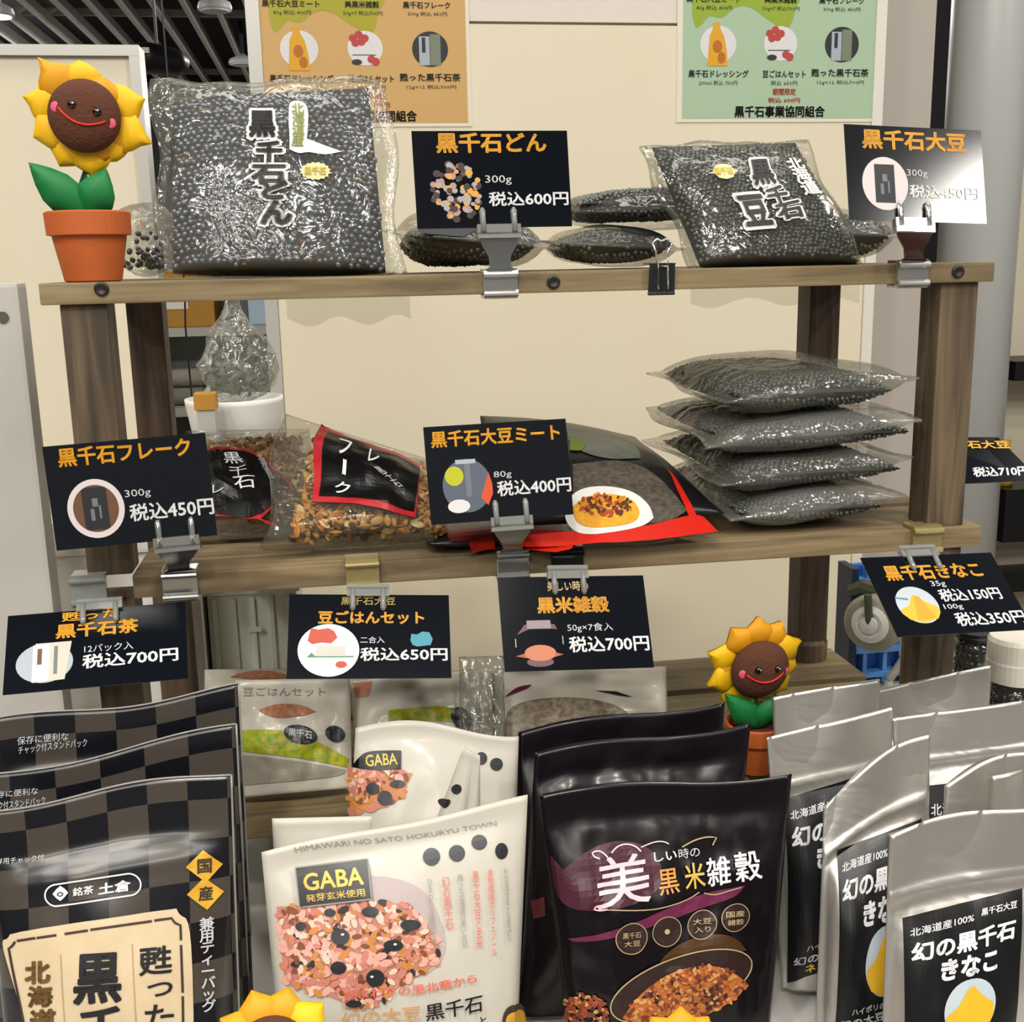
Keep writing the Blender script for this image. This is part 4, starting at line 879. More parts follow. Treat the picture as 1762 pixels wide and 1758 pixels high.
def up_bag(label, cq, fq, Y, T, r, pitch, filmm, seed, brown=.05, group='clear bags of black soybeans', bm_=None):
    """upright bag: contents quad and film quad in pixels, Y for top and bottom"""
    C = [at(*cq[0], Y[0]), at(*cq[1], Y[0]), at(*cq[2], Y[1]), at(*cq[3], Y[1])]; Fq = [at(*fq[0], Y[0]), at(*fq[1], Y[0]), at(*fq[2], Y[1]), at(*fq[3], Y[1])]
    o = root('bean_bag', label, 'bag', (C[2]+C[3])/2, group)
    Sc = Sheet(C, pillow(T, top=1.0, wr=.0016, seed=seed, ex=.4, lo=.8))
    w_, h_ = np.linalg.norm(C[1]-C[0]), np.linalg.norm(C[0]-C[3])
    bean_mesh(Sc, o, r, pitch, w_, h_, brown=brown, m=bm_)
    # film follows the contents, then lies flat in the margins
    Sf = Sheet(Fq); uvs = [np.linalg.lstsq(np.stack([(Fq[1]+Fq[2]-Fq[0]-Fq[3])/2, (Fq[0]+Fq[1]-Fq[2]-Fq[3])/2], 1), c-(Fq[3]), rcond=None)[0] for c in C]
    l, rr_, t = (uvs[0][0]+uvs[3][0])/2, (uvs[1][0]+uvs[2][0])/2, (uvs[0][1]+uvs[1][1])/2
    pf = pillow(T+.0028, top=min(t+.03, .995), left=max(l-.025, .002), right=min(rr_+.025, .998), seed=seed, ex=.4, lo=.8)
    def bf(u, v):
        shp = np.broadcast(u, v).shape; uu = np.broadcast_to(u, shp).ravel(); vv = np.broadcast_to(v, shp).ravel()
        wv = np.array([nz((a*6+seed, b*5, seed)) for a, b in zip(uu, vv)]).reshape(shp)
        return pf(u, v)+.0012+.0022*wv*np.clip(1.2-pf(u, v)/T*1.5, 0, 1)*np.clip(np.minimum(u, 1-u)*12, 0, 1)
    Sf = Sheet(Fq, bf, top=lambda u: .012*np.sin(u*9+seed)+.006*np.sin(u*23), left=lambda v: .02*np.sin(v*11+seed), right=lambda v: .02*np.sin(v*9+1+seed))
    V, F, _ = bag_vf(Sf, 44, 44, back=.5, keep=True); mesh('bag_film', V, F, filmm, o, smooth=True)
    zz = Sheet(Fq, lambda u, v: bf(u, v)+.0004); zz.top = Sf.top
    V, F = [], []
    for v0 in (.985, .972):
        uu = np.linspace(.02, .98, 26); Pz = Sf.F(uu, np.full(26, v0), .0006); v_, f_ = tube_vf(list(Pz), .0006, 5); F += [[i+sum(len(q) for q in V) for i in ff] for ff in f_]; V.append(v_)
    mesh('zip_seal', np.concatenate(V), F, M_film2, o, smooth=True)
    return o, Sf, Sc
M_wout = mat('outline_white', '#e3e2dd', .45); M_ink = mat('brush_black', '#101012', .45); M_greenink = mat('ink_olive', '#8b9152', .5); M_emb = mat('emblem_cream', '#d9cf9a', .5); M_embt = mat('emblem_yellow', '#cdb945', .5)
def outlined(S, o, chars, m=None, wout=.09, bold=.045, h=.0012):
    """brush characters: black on a white halo; chars = (char, pixel quad)"""
    A, B = [], []
    for ch, q in chars:
        qq = S.quv(q); A.append(text_vf(S, ch, qq, bold, h=h+.0009, cuts=(4, 4)))
        c = sum(np.array(p) for p in qq)/4; B.append(text_vf(S, ch, [c+(np.array(p)-c)*1.24 for p in qq], bold+wout, h=h, cuts=(5, 5)))
    prn(S, o, 'lettering_outline', M_wout, *B, label='white outline of the brush lettering'); prn(S, o, 'lettering', m or M_ink, *A)
o, S, Sc = up_bag('large upright clear bag of black puffed soybeans beside the potted sunflower', [(298, 168), (634, 152), (664, 469), (298, 469)], [(262, 142), (668, 137), (694, 470), (276, 470)], (.080, .036), .019, .0021, .0040, M_film2, 1.3, brown=.05, bm_=M_beanp)
outlined(S, o, [('黒', rect(428, 192, 474, 238)), ('千', rect(440, 244, 486, 280)), ('石', rect(432, 285, 492, 318)), ('ど', rect(450, 312, 496, 344)), ('ん', rect(448, 346, 504, 388))])
prn(S, o, 'name_strip', M_wout, pxpoly(S, [(496, 182), (504, 174), (522, 176), (532, 190), (528, 240), (560, 252), (588, 262), (560, 268), (530, 262), (515, 266), (498, 258)], h=.0012))
prn(S, o, 'lettering', M_greenink, text_vf(S, '北海道産', S.quv(rect(501, 180, 523, 254)), .02, True, h=.002), label='olive lettering')
prn(S, o, 'emblem', M_emb, onto(S, S.quv(rect(516, 280, 570, 312)), *poly_fig([(.5+.5*math.cos(a)*(1 if k % 2 else .86), .5+.5*math.sin(a)*(1 if k % 2 else .86)) for k, a in enumerate(np.linspace(0, 2*math.pi, 32, endpoint=False))]), h=.0012))
prn(S, o, 'lettering', M_embt, text_vf(S, '黒千石', S.quv(rect(524, 289, 561, 303)), .03, h=.002), label='yellow emblem lettering')
o, S, Sc = up_bag('smaller leaning clear bag of glossy black soybeans on the right of the top shelf', [(1122, 254), (1368, 246), (1476, 457), (1204, 458)], [(1096, 252), (1384, 243), (1488, 459), (1190, 460)], (.092, .044), .019, .0017, .0031, M_film, 4.2, brown=.0, bm_=M_beang)
outlined(S, o, [('黒', [(1286, 278), (1322, 276), (1336, 318), (1298, 322)]), ('千', [(1312, 326), (1346, 320), (1360, 352), (1326, 356)]), ('石', [(1330, 356), (1372, 346), (1384, 374), (1342, 380)]), ('豆', [(1264, 340), (1308, 336), (1330, 388), (1284, 392)])], wout=.07, bold=.03)
prn(S, o, 'lettering', M_wout, text_vf(S, '北海道', S.quv([(1348, 274), (1376, 272), (1416, 334), (1384, 338)]), .03, True, h=.0012), label='small white lettering')
prn(S, o, 'emblem', M_emb, onto(S, S.quv([(1212, 286), (1266, 283), (1276, 309), (1222, 312)]), *poly_fig([(0, .45), (.18, .5), (.3, .9), (.55, 1), (.8, .9), (.85, .6), (1, .5), (.85, .4), (.75, .1), (.5, .0), (.3, .1), (.2, .4)]), h=.0012))
prn(S, o, 'lettering', M_embt, text_vf(S, '黒千石', S.quv([(1226, 291), (1258, 290), (1262, 302), (1230, 304)]), .03, h=.002), label='yellow emblem lettering')

def cushion(T, l, r, b, t, seed, wr=.0008):
    def f(u, v):
        x = np.clip(2*(u-l)/(r-l)-1, -1, 1); y = np.clip(2*(v-b)/(t-b)-1, -1, 1)
        e = np.clip(1-np.abs(x)**3.6, 0, 1)**.6*np.clip(1-np.abs(y)**7, 0, 1)**.5
        return T*e*(1+.10*np.sin(x*2.1+seed)*np.cos(y*1.7+seed*2)-.05)
    return f
def flat_bag(label, x0, x1, Y0, Y1, zc, T, r, pitch, mg, filmm, seed, lift=(0, 0, 0, 0), group='clear bags of black soybeans', hang=None, rot=0., nm='bean_bag', beans=True):
    """bag lying flat; mg = clear film margins left,right,front,back; lift raises the film corners TL,TR,BR,BL"""
    o = root(nm, label, 'bag', ((x0+x1)/2, (Y0+Y1)/2, zc-T), group)
    c = np.array([(x0+x1)/2, (Y0+Y1)/2, 0]); Rz = np.array([[math.cos(rot), -math.sin(rot), 0], [math.sin(rot), math.cos(rot), 0], [0, 0, 1]])
    Q = lambda x, y, z: Rz @ (np.array([x, y, z])-c)+c
    C = [Q(x0, Y1, zc), Q(x1, Y1, zc), Q(x1, Y0, zc), Q(x0, Y0, zc)]; up = np.array([0, 0, 1.0])
    Sc = Sheet(C, cushion(T, 0, 1, 0, 1, seed)); Sc.n = up
    if beans: bean_mesh(Sc, o, r, pitch, x1-x0, Y1-Y0, both=True, brown=0, m=M_beang)
    Fq = [Q(x0-mg[0], Y1+mg[3], zc+lift[0]), Q(x1+mg[1], Y1+mg[3], zc+lift[1]), Q(x1+mg[1], Y0-mg[2], zc+lift[2]), Q(x0-mg[0], Y0-mg[2], zc+lift[3])]
    W, H = x1-x0+mg[0]+mg[1], Y1-Y0+mg[2]+mg[3]
    pf = cushion(T+.0012, max(mg[0]/W-.02, 0), min(1-mg[1]/W+.02, 1), max(mg[2]/H-.03, 0), min(1-mg[3]/H+.03, 1), seed)
    def bf(u, v):
        shp = np.broadcast(u, v).shape; uu = np.broadcast_to(u, shp).ravel(); vv = np.broadcast_to(v, shp).ravel()
        wv = np.array([nz((a*7+seed, b*4, seed)) for a, b in zip(uu, vv)]).reshape(shp)
        return pf(u, v)+.0005+.0012*np.abs(wv)*np.clip(1-pf(u, v)/T*.8, 0, 1)*np.clip(np.minimum(u, 1-u)*14, 0, 1)
    Sf = Sheet(Fq, bf, left=lambda v: .03*np.sin(v*8+seed), right=lambda v: .04*np.sin(v*7+seed), bottom=lambda u: .02*np.sin(u*10+seed)); Sf.n = up
    V, F, _ = bag_vf(Sf, 40, 30, back=1.0, th=.0006, keep=True)
    mesh('bag_film', V, F, filmm, o, smooth=True)
    if hang:
        xa, xb_, yb, zt_, zb_ = hang; V, F = [], []
        n = 16
        for i in range(n):
            x = xa+(xb_-xa)*i/(n-1); w_ = .002*math.sin(i*1.3+seed); zb2 = zb_+.004*math.sin(i*.9+seed)
            for y, z in ((yb-.012, zt_+.0012), (yb+.002, zt_+.0012), (yb+.003+w_*.3, zt_-.004), (yb+.004+w_, (zt_+zb2)/2), (yb+.004+w_*1.5, zb2)): V.append((x, y, z))
        for i in range(n-1):
            for j in range(4): F.append([i*5+j, i*5+j+1, (i+1)*5+j+1, (i+1)*5+j])
        mesh('bag_end', V, F, filmm, o, smooth=True, label='clear bag end hanging over the back edge')
    return o, Sf
X = lambda px, py, Y: at(px, py, Y)[0]
TT = ZT+.0015
o, S = flat_bag('flat clear bag of black beans lying behind the puffed bean card', X(705, 440, .1), X(925, 440, .1), .095, .215, TT+.0195, .0175, .0018, .0040, (.012, .008, .02, .018), M_film2, 2.2, lift=(.012, .004, -.006, .006), hang=(X(492, 520, .238), X(706, 520, .238), .237, ZT, at(600, 552, .24)[2]))
prn(S, o, 'label', M_k_, pxpoly(S, [(720, 392), (960, 385), (965, 402), (715, 405)], h=.0006, cuts=(4, 3)), label='black printed panel')
o, S = flat_bag('clear bag of black beans lying lowest behind the binder clip', X(992, 440, .1), X(1165, 440, .1), .112, .215, TT+.0150, .0130, .0018, .0040, (.010, .008, .014, .012), M_film2, 5.7, lift=(.002, .0, -.004, .002))
prn(S, o, 'label', M_k_, onto(S, [(.30, .72), (.98, .72), (.98, .10), (.30, .10)], *disc(26), h=.0006), label='black oval label')
flat_bag('clear bag of black beans stacked on top behind the binder clip', X(985, 380, .16), X(1200, 380, .16), .118, .225, TT+.0150*2+.0145, .0122, .0018, .0040, (.01, .01, .012, .006), M_film, 7.1, lift=(0, 0, -.006, -.006))
flat_bag('clear bag of black beans lying behind the glaring card', X(1428, 440, .1), X(1545, 440, .1), .112, .215, TT+.0195, .0175, .0018, .0040, (.012, .02, .02, .012), M_film2, 9.4, lift=(0, .01, -.004, .002), hang=(X(1190, 520, .238), X(1480, 520, .238), .237, ZT, at(1300, 520, .24)[2]))
# loose crumpled bag between pot and large bag
c_ = at(258, 425, .12); o = root('crumpled_bag', 'crumpled clear bag of black beans squeezed behind the terracotta pot', 'bag', (c_[0], .12, ZT), 'clear bags of black soybeans')
crumple('bag_film', (c_[0], .12, ZT+.0265), (.024, .03, .024), M_film2, o, 8.2, 4, .35)
P = [(c_[0]+random.gauss(0, .008), .12+random.gauss(0, .009), ZT+.008+abs(random.gauss(0, .009))) for _ in range(70)]; V, F = blobs_vf(P, .0021); mesh('beans', V, F, M_beand, o, smooth=True, kind='stuff')
# stack of four
xa, xb2 = X(1262, 690, .012), X(1566, 690, .012)
for k, (lb, dx0, dx1, ry) in enumerate((('bottom bag in the stack of four clear black bean bags', .006, -.020, .00), ('third bag from the top in the stack of four black bean bags', .000, -.008, .01), ('second bag from the top in the stack of four black bean bags', -.006, -.002, -.012), ('topmost bag in the stack of four clear black bean bags', .000, -.016, .0))):
    flat_bag(lb, xa+dx0, xb2+dx1, .007, .172, ZM+.0156+k*.0254+.0028*(k == 3), .0112+.0028*(k == 3), .0017, .0034, (.012, .010, .005, .006), (M_film4, M_film2, M_film4, M_film2)[k],  1.1+k*2.3, lift=(0, .004, .008, -.004), rot=ry, group='stack of four bean bags on the middle shelf')

# ================================================================== FLAKE BAGS
M_fl = [mat('flake_tan', '#cfa055', .6), mat('flake_orange', '#cf8a30', .55), mat('flake_brown', '#8a5a2c', .6), mat('flake_dark', '#2c2118', .55), mat('flake_cream', '#e2c488', .6)]
M_lab = mat('label_black', '#090a0d', .33); M_redb = mat('label_red', '#b5242a', .4)
def flakes(o, S, n, u0=.02, u1=.98, v0=.02, v1=.9, seed=0, r=.0032):
    rr = np.random.RandomState(seed); U, W = rr.uniform(u0, u1, n), rr.uniform(v0, v1, n); b = S.bulge(U, W)
    P = S.base(U, W)+S.n*(np.maximum(b, 0)*rr.uniform(.0, 1, n)**.6*.9-.0012)[:, None]
    V, F = blobs_vf(P, r, ICO, (1.25, .75, .3), .45); idx = np.repeat(rr.choice(5, n, p=[.34, .24, .13, .10, .19]), len(ICO[1]))
    mesh('flakes', V, F, M_fl, o, midx=idx, kind='stuff')
def soft_bag(name, label, cat, px, Y, T, m, group=None, z=None, nu=32, nv=34, back=.5, **kw):
    q = []
    tw = {k: kw.pop(k) for k in ('top', 'left', 'right', 'bottom') if k in kw}
    for i, p in enumerate(px):
        q.append(foot(p[0], Y[i], z) if p[1] is None else at(p[0], p[1], Y[i]))
    o = root(name, label, cat, (q[2]+q[3])/2, group)
    f = kw.pop('fun', None)
    S = Sheet(q, f or pillow(T, top=kw.get('ts', .93), bot=kw.get('bs', 0), left=kw.get('ls', .0), right=kw.get('rs', 1.0), wr=kw.get('wr', .001), seed=kw.get('seed', 0), ex=kw.get('ex', .5), lo=kw.get('lo', .45), ws=kw.get('ws', 5), asym=kw.get('asym', .42)), **tw)
    V, F, uv = bag_vf(S, nu, nv, back=back, keep=True); mesh(kw.get('pname', 'pouch_body'), V, F, m, o, smooth=True, uv=uv)
    return o, S
fg = 'clear bags of soybean flakes on the middle shelf'
o, S = soft_bag('flake_bag', 'front clear bag of flakes with a red edged black label', 'bag', [(486, 712), (742, 792), (774, None), (446, None)], (.095, .095, .014, .014), .026, M_film3, fg, z=ZM+.009, back=.2, pname='bag_film', wr=.0035, seed=2.5, ts=.98, ex=.5, lo=.9, ws=4, left=lambda v: -.10*np.sin(v*3.14)*0+.03*np.sin(v*7))
Si = Sheet([S.base(.22, .93), S.base(.97, .93), S.base(.99, .01), S.base(.14, .01)], pillow(.0225, top=1.0, ex=.4, lo=.95)); Si.n = S.n
flakes(o, Si, 1900, seed=4, v1=.92, r=.0031)
lq = [(556, 736), (716, 802), (708, 886), (538, 858)]
prn(S, o, 'label', M_redb, pxpoly(S, [(553, 730), (562, 738), (722, 800), (714, 892), (536, 864)], h=.0008), label='red label border')
prn(S, o, 'label', M_lab, pxpoly(S, [(564, 745), (722, 806), (712, 882), (548, 855)], h=.0013), label='black label')
prn(S, o, 'lettering', M_whiteink, *[text_vf(S, c, S.quv(q), .01, h=.0020, cuts=(3, 3)) for c, q in (('フ', [(584, 757), (606, 764), (602, 788), (580, 782)]), ('レ', [(636, 775), (654, 782), (650, 800), (632, 796)]), ('ー', [(590, 792), (596, 794), (594, 822), (588, 820)]), ('ク', [(577, 830), (604, 834), (598, 856), (574, 850)]))])
prn(S, o, 'lettering', M_softwhite, text_vf(S, '黒千石', S.quv([(640, 806), (652, 806), (694, 840), (684, 842)]), .0, True, h=.0020), label='small grey lettering')
o, S = soft_bag('flake_bag', 'rear clear bag of flakes leaning behind the flake price card', 'bag', [(318, 742), (532, 738), (556, None), (338, None)], (.170, .170, .070, .070), .024, M_film3, fg, z=ZM+.009, back=.2, pname='bag_film', wr=.004, seed=6.1, ts=.98, ex=.5, lo=.85, ws=5)
Si = Sheet([S.base(.06, .9), S.base(.94, .95), S.base(.98, .01), S.base(.40, .01)], pillow(.0195, top=1.0, ex=.4, lo=.9)); Si.n = S.n
flakes(o, Si, 650, seed=9, v1=.97, r=.0030)
prn(S, o, 'label', M_redb, pxpoly(S, [(350, 776), (432, 768), (502, 836), (448, 894), (472, 900), (548, 958), (540, 964), (360, 890)], h=.0008), label='red label border')
prn(S, o, 'label', M_lab, pxpoly(S, [(352, 780), (430, 772), (498, 836), (444, 898), (368, 886)], h=.0013), label='black label')
prn(S, o, 'lettering', M_whiteink, *[text_vf(S, c, S.quv(q), .005, h=.0020, cuts=(3, 3)) for c, q in (('黒', [(382, 784), (412, 782), (420, 798), (388, 800)]), ('千', [(390, 803), (428, 802), (420, 822), (402, 822)]), ('石', [(399, 824), (438, 822), (440, 843), (406, 845)]), ('レ', [(366, 838), (388, 836), (382, 850), (366, 852)]))])
prn(S, o, 'lettering', M_softwhite, text_vf(S, '北海道産', S.quv([(440, 786), (450, 784), (474, 826), (464, 828)]), .0, True, h=.0020), label='small grey lettering')

# ================================================================== SOY MEAT POUCHES
M_blackp = mat('pouch_black', '#141518', .38, coat=.1, bump=(30, .25)); M_redp = mat('pouch_red', '#cf2415', .35); M_mince = mat('mince_dark', '#3a342c', .6, var=(260, '#5c554a', .35)); M_greyb = mat('pouch_grey_band', '#5d645e', .35)
sg = 'soy meat pouches on the middle shelf'
o, S = soft_bag('soy_meat_pouch', 'black soy meat pouch with a rice plate picture and red lower edge', 'pouch', [(826, 716), (1092, 752), (1246, None), (852, None)], (.165, .165, .010, .010), .016, M_blackp, sg, z=ZM+.016, back=.15, wr=.0012, seed=3.4, ts=1.0, ex=.5, lo=.3, top=lambda u: .07*np.sin(u*3.14))
S.bulge = S.bulge
prn(S, o, 'printed_mince', M_mince, pxpoly(S, [(985, 800), (1075, 790), (1128, 816), (1160, 850), (1182, 880), (1150, 900), (1060, 905), (985, 890)], h=.0007))
prn(S, o, 'printed_band', M_greyb, pxpoly(S, [(975, 742), (1060, 752), (1100, 772), (1102, 790), (1040, 792), (980, 770)], h=.0007))
prn(S, o, 'printed_dot', mat('picture_green_dot', '#6f8a28', .5), pxpoly(S, [(980, 752), (1000, 756), (1008, 768), (1000, 778), (980, 776)], h=.001, cuts=(3, 3)))
prn(S, o, 'printed_red', M_redp, pxpoly(S, [(858, 930), (960, 916), (1010, 918), (1106, 908), (1140, 900), (1202, 884), (1222, 902), (1246, 930), (1100, 938), (985, 942), (862, 944)], h=.0010), pxpoly(S, [(1146, 806), (1164, 824), (1198, 888), (1186, 892), (1168, 850)], h=.0010))
prn(S, o, 'printed_plate', M_wout, pxpoly(S, [(975, 862), (1000, 842), (1045, 838), (1090, 848), (1118, 872), (1124, 894), (1108, 908), (1060, 918), (1005, 924), (980, 912), (970, 890)], h=.0014), label='white plate in the picture')
prn(S, o, 'printed_rice', mat('picture_rice_orange', '#d98a1c', .5, var=(300, '#e5b32a', .5)), pxpoly(S, [(984, 876), (1008, 860), (1050, 852), (1088, 862), (1102, 884), (1094, 902), (1056, 910), (1012, 912), (990, 902)], h=.0018))
grains(S, o, 'printed_topping', lambda x, y: ((x-1042)/46)**2+((y-872)/20)**2 < 1, (990, 850, 1092, 896), 90, 5, [mat('topping_dark', '#5a2a14', .5), mat('topping_red', '#a8431c', .5), mat('topping_gold', '#c98b25', .5)], [.5, .3, .2], h0=.0022)
o, S = flat_bag('red edged soy meat pouch lying flat under the upright one', X(765, 935, .05), X(975, 935, .05), .008, .125, ZM+.0075, .0045, .002, .004, (.008, .008, .006, .01), M_blackp, 3.3, group=sg, nm='soy_meat_pouch', beans=False, rot=-.10)
prn(S, o, 'printed_red', M_redp, pxpoly(S, [(806, 934), (850, 924), (852, 946), (812, 951)], h=.0006, cuts=(3, 3)), pxpoly(S, [(900, 930), (990, 925), (985, 944), (905, 948)], h=.0006, cuts=(3, 3)))
prn(S, o, 'printed_wine', mat('pouch_wine', '#6d1c1e', .4), pxpoly(S, [(766, 916), (860, 906), (930, 900), (985, 906), (980, 924), (870, 928), (775, 934)], h=.0006, cuts=(3, 3)))
# ================================================================== POUCHES IN FRONT
def zipped(f, lines, amp=.0011, w=.007):
    def g(u, v):
        r = f(u, v)
        for vz in lines: r = r+amp*np.exp(-((v-vz)/w)**2)*np.clip(np.minimum(u, 1-u)*30, 0, 1)
        return r
    return g
# ---- chequered tea pouches
M_chk = checker('tea_chequer', '#46403a', '#101117', (6.1, 9.6)); M_label = mat('tea_label', '#d6c3a3', .55, var=(60, '#cdb893', .5)); M_bord = mat('label_brown', '#3a2a22', .6); M_goldb = mat('brush_gold', '#7d5d2a', .5, var=(200, '#4a3318', .5)); M_rule = mat('label_rule', '#b9966e', .6); M_gold2 = mat('tile_gold', '#c8921f', .35, var=(150, '#e0b23a', .5)); M_edge = mat('seam_edge', '#8d8a86', .2)
tg = 'chequered tea pouches'
def tea(label, TL, TR, BLx, BRx, Y, seed):
    f = zipped(pillow(.017, top=.86, wr=.0016, seed=seed, lo=.6, ex=.45, ws=4), (.80, .775), .0006)
    o, S = soft_bag('tea_pouch', label, 'pouch', [TL, TR, (BRx, None), (BLx, None)], (Y+.035, Y+.035, Y, Y), 0, M_chk, tg, z=TZ+.004, fun=f, nu=40, nv=60, back=.6, top=lambda u: .012*np.sin(u*6.5+seed))
    n = 40; P = [S.F(np.array(u), np.array(1.0), .0004) for u in np.linspace(.0, 1, n)]; Pr = [S.F(np.array(1.0), np.array(v), .0004) for v in np.linspace(1, .3, 14)]
    V, F, _ = join(tube_vf(P, .0006, 5), tube_vf(Pr, .0006, 5)); mesh('sealed_edge', V, F, M_edge, o, smooth=True)
    return o, S
o, S = tea('rearmost black chequered tea pouch', (-12, 1242), (411, 1181), 20, 440, -.115, 1.0)
prn(S, o, 'lettering', M_softwhite, text_vf(S, '保存に便利な', S.quv(rect(30, 1268, 118, 1282, -.10)), .0), text_vf(S, 'チャック付スタンドパック', S.quv(rect(32, 1284, 150, 1298, -.12)), .0))
o, S = tea('middle black chequered tea pouch of the three', (-62, 1342), (407, 1249), -20, 436, -.150, 2.3)
prn(S, o, 'lettering', M_softwhite, text_vf(S, '保存に便利な', S.quv(rect(-20, 1362, 66, 1374, -.10)), .0), text_vf(S, 'チャック付スタンドパック', S.quv(rect(-30, 1382, 78, 1396, -.12)), .0))
o, S = tea('front chequered tea pouch with a cream label', (-30, 1392), (398, 1327), 30, 419, -.190, 3.7)
LB = [(20, 1602), (304, 1562), (309, 1573), (327, 1582), (333, 1700), (334, 1860), (66, 1870), (40, 1745), (4, 1628), (6, 1616), (14, 1614)]
prn(S, o, 'label', M_label, pxpoly(S, LB, h=.0007, cuts=(10, 12)), label='cream paper label')
bd = [(30, 1617), (62, 1612), None, (64, 1612), (98, 1607), None, (112, 1605), (152, 1599), None, (156, 1598), (262, 1583), None, (266, 1582), (296, 1578), (301, 1586), (311, 1590), (312, 1616), None, (312, 1624), (315, 1706), None, (315, 1712), (317, 1850), None, (27, 1618), (22, 1626), (16, 1630), (22, 1664), (34, 1720), (50, 1800)]
seg, cur = [], []
for p in bd+[None]:
    if p is None: seg.append(cur); cur = []
    else: cur.append(p)
prn(S, o, 'label_border', M_bord, *[pxline(S, s, 4.2, .0011) for s in seg if len(s) > 1])
prn(S, o, 'label_rule', M_rule, pxline(S, [(105, 1640), (108, 1700), (114, 1790)], 1.6, .0011), pxline(S, [(228, 1622), (231, 1690), (236, 1780)], 1.6, .0011))
tx = lambda s, q, b=.02, v=False, h=.0012, c=(5, 5): text_vf(S, s, S.quv(q), b, v, h=h, cuts=c)
prn(S, o, 'lettering', mat('ink_tea', '#1d1a1f', .5), tx('黒', rect(128, 1640, 212, 1728, -.06, -.02), .035), tx('千', rect(134, 1732, 216, 1806, -.06), .03), tx('甦', rect(240, 1629, 297, 1678, -.10), .02), tx('っ', rect(254, 1690, 298, 1714, -.10), .01), tx('た', rect(250, 1727, 301, 1778, -.08), .01))
prn(S, o, 'lettering', M_goldb, tx('北', rect(43, 1652, 88, 1692, -.06), .05), tx('海', rect(48, 1694, 92, 1732, -.06), .05), tx('道', rect(52, 1734, 98, 1776, -.06), .05), label='gold brown brush lettering')
pill = []
for k in range(41):
    t = 2*math.pi*k/40; x = 161+(math.cos(t)**1 if True else 0)*0
for cx_, a0, a1 in ((222, math.pi/2, -math.pi/2), (99, -math.pi/2, -3*math.pi/2)):
    for k in range(11): a = a0+(a1-a0)*k/10; pill.append((cx_+21*math.cos(a), 1530-(cx_-160)*.15-19*math.sin(a)*1.0))
pill.append(pill[0])
prn(S, o, 'emblem_outline', M_whiteink, pxline(S, pill, 2.6, .0009))
prn(S, o, 'emblem', M_whiteink, onto(S, S.quv(rect(91, 1524, 118, 1550, -.1)), *poly_fig([(.5, 0), (.75, .2), (1, .5), (.75, .8), (.5, 1), (.25, .8), (0, .5), (.25, .2)]), h=.0009))
prn(S, o, 'emblem', M_k_, onto(S, S.quv(rect(99, 1533, 110, 1541, -.1)), *ring(16, .2), h=.0014))
prn(S, o, 'lettering', M_whiteink, tx('銘茶', rect(126, 1526, 162, 1541, -.15), .02), tx('土倉', rect(170, 1519, 226, 1539, -.15), .03), label='white shop lettering')
for cx_, cy_, s_ in ((352, 1489, '国'), (354, 1536, '産')):
    prn(S, o, 'gold_tile', M_gold2, pxpoly(S, [(cx_-32, cy_+2), (cx_-2, cy_-28), (cx_+32, cy_-4), (cx_+3, cy_+28)], h=.0009, cuts=(3, 3)))
    prn(S, o, 'lettering', M_bord, tx(s_, rect(cx_-12, cy_-12, cx_+13, cy_+13, -.1), .03, c=(3, 3)))
prn(S, o, 'lettering', M_softwhite, text_vf(S, '兼用ティーバッグ', S.quv([(343, 1578), (369, 1574), (373, 1738), (348, 1740)]), .02, True, h=.0010), label='white upright lettering')
prn(S, o, 'lettering', M_softwhite, text_vf(S, '保存用チャック付', S.quv(rect(-18, 1476, 76, 1487, -.08)), .0))

# ---- white rice pouches
M_pw = mat('pouch_white', '#c3bfb4', .38, coat=.15, bump=(26, .25)); M_bowl = mat('bowl_mauve', '#b3a4a4', .5); M_goldink = mat('ink_gold', '#c9a54a', .35, .3); M_fade = mat('ink_faded', '#8f8b86', .5); M_redtxt = mat('ink_coral', '#dc6a55', .5); M_tanink = mat('ink_tan', '#c6935a', .5)
GR = [mat('grain_pink', '#d9a394', .5), mat('grain_rose', '#c5796a', .5), mat('grain_orange', '#c4803f', .5), mat('grain_brown', '#7a4528', .5), mat('grain_cream', '#e0bfae', .5), mat('grain_dark', '#2b2224', .5)]
GW = [.3, .2, .16, .12, .18, .04]
M_bd2 = mat('bean_print', '#23262b', .35)
gg = 'white rice pouches with bean dots'
def inpoly(pts):
    P = np.array(pts)
    def f(x, y):
        c = False; j = len(P)-1
        for i in range(len(P)):
            if (P[i][1] > y) != (P[j][1] > y) and x < (P[j][0]-P[i][0])*(y-P[i][1])/(P[j][1]-P[i][1])+P[i][0]: c = not c
            j = i
        return c
    return f
f = zipped(pillow(.020, top=.93, wr=.0022, seed=5.2, lo=.6, ex=.42, ws=4), ())
o, S = soft_bag('rice_pouch', 'front white pouch with a large bean rice picture and four black dots', 'pouch', [(450, 1466), (908, 1370), (884, None), (497, None)], (-.165, -.165, -.20, -.20), 0, M_pw, gg, z=TZ+.004, fun=f, nu=40, nv=50, top=lambda u: .006*np.sin(u*8))
K = lambda x, y: (420+x/3.388, 1340+y/3.388)
rice = [K(*p) for p in [(190, 740), (330, 735), (560, 720), (750, 705), (960, 730), (1060, 840), (1150, 960), (1130, 1060), (1050, 1130), (900, 1200), (800, 1300), (640, 1325), (500, 1260), (330, 1220), (240, 1190), (215, 980)]]
prn(S, o, 'printed_bowl', M_bowl, pxpoly(S, [K(*p) for p in [(735, 560), (900, 575), (1050, 645), (1125, 760), (1185, 960), (1150, 1070), (1060, 1140), (900, 1010), (745, 720)]], h=.0006))
prn(S, o, 'printed_rice', mat('rice_ground', '#b9806c', .5), pxpoly(S, rice, h=.0008, cuts=(10, 10)))
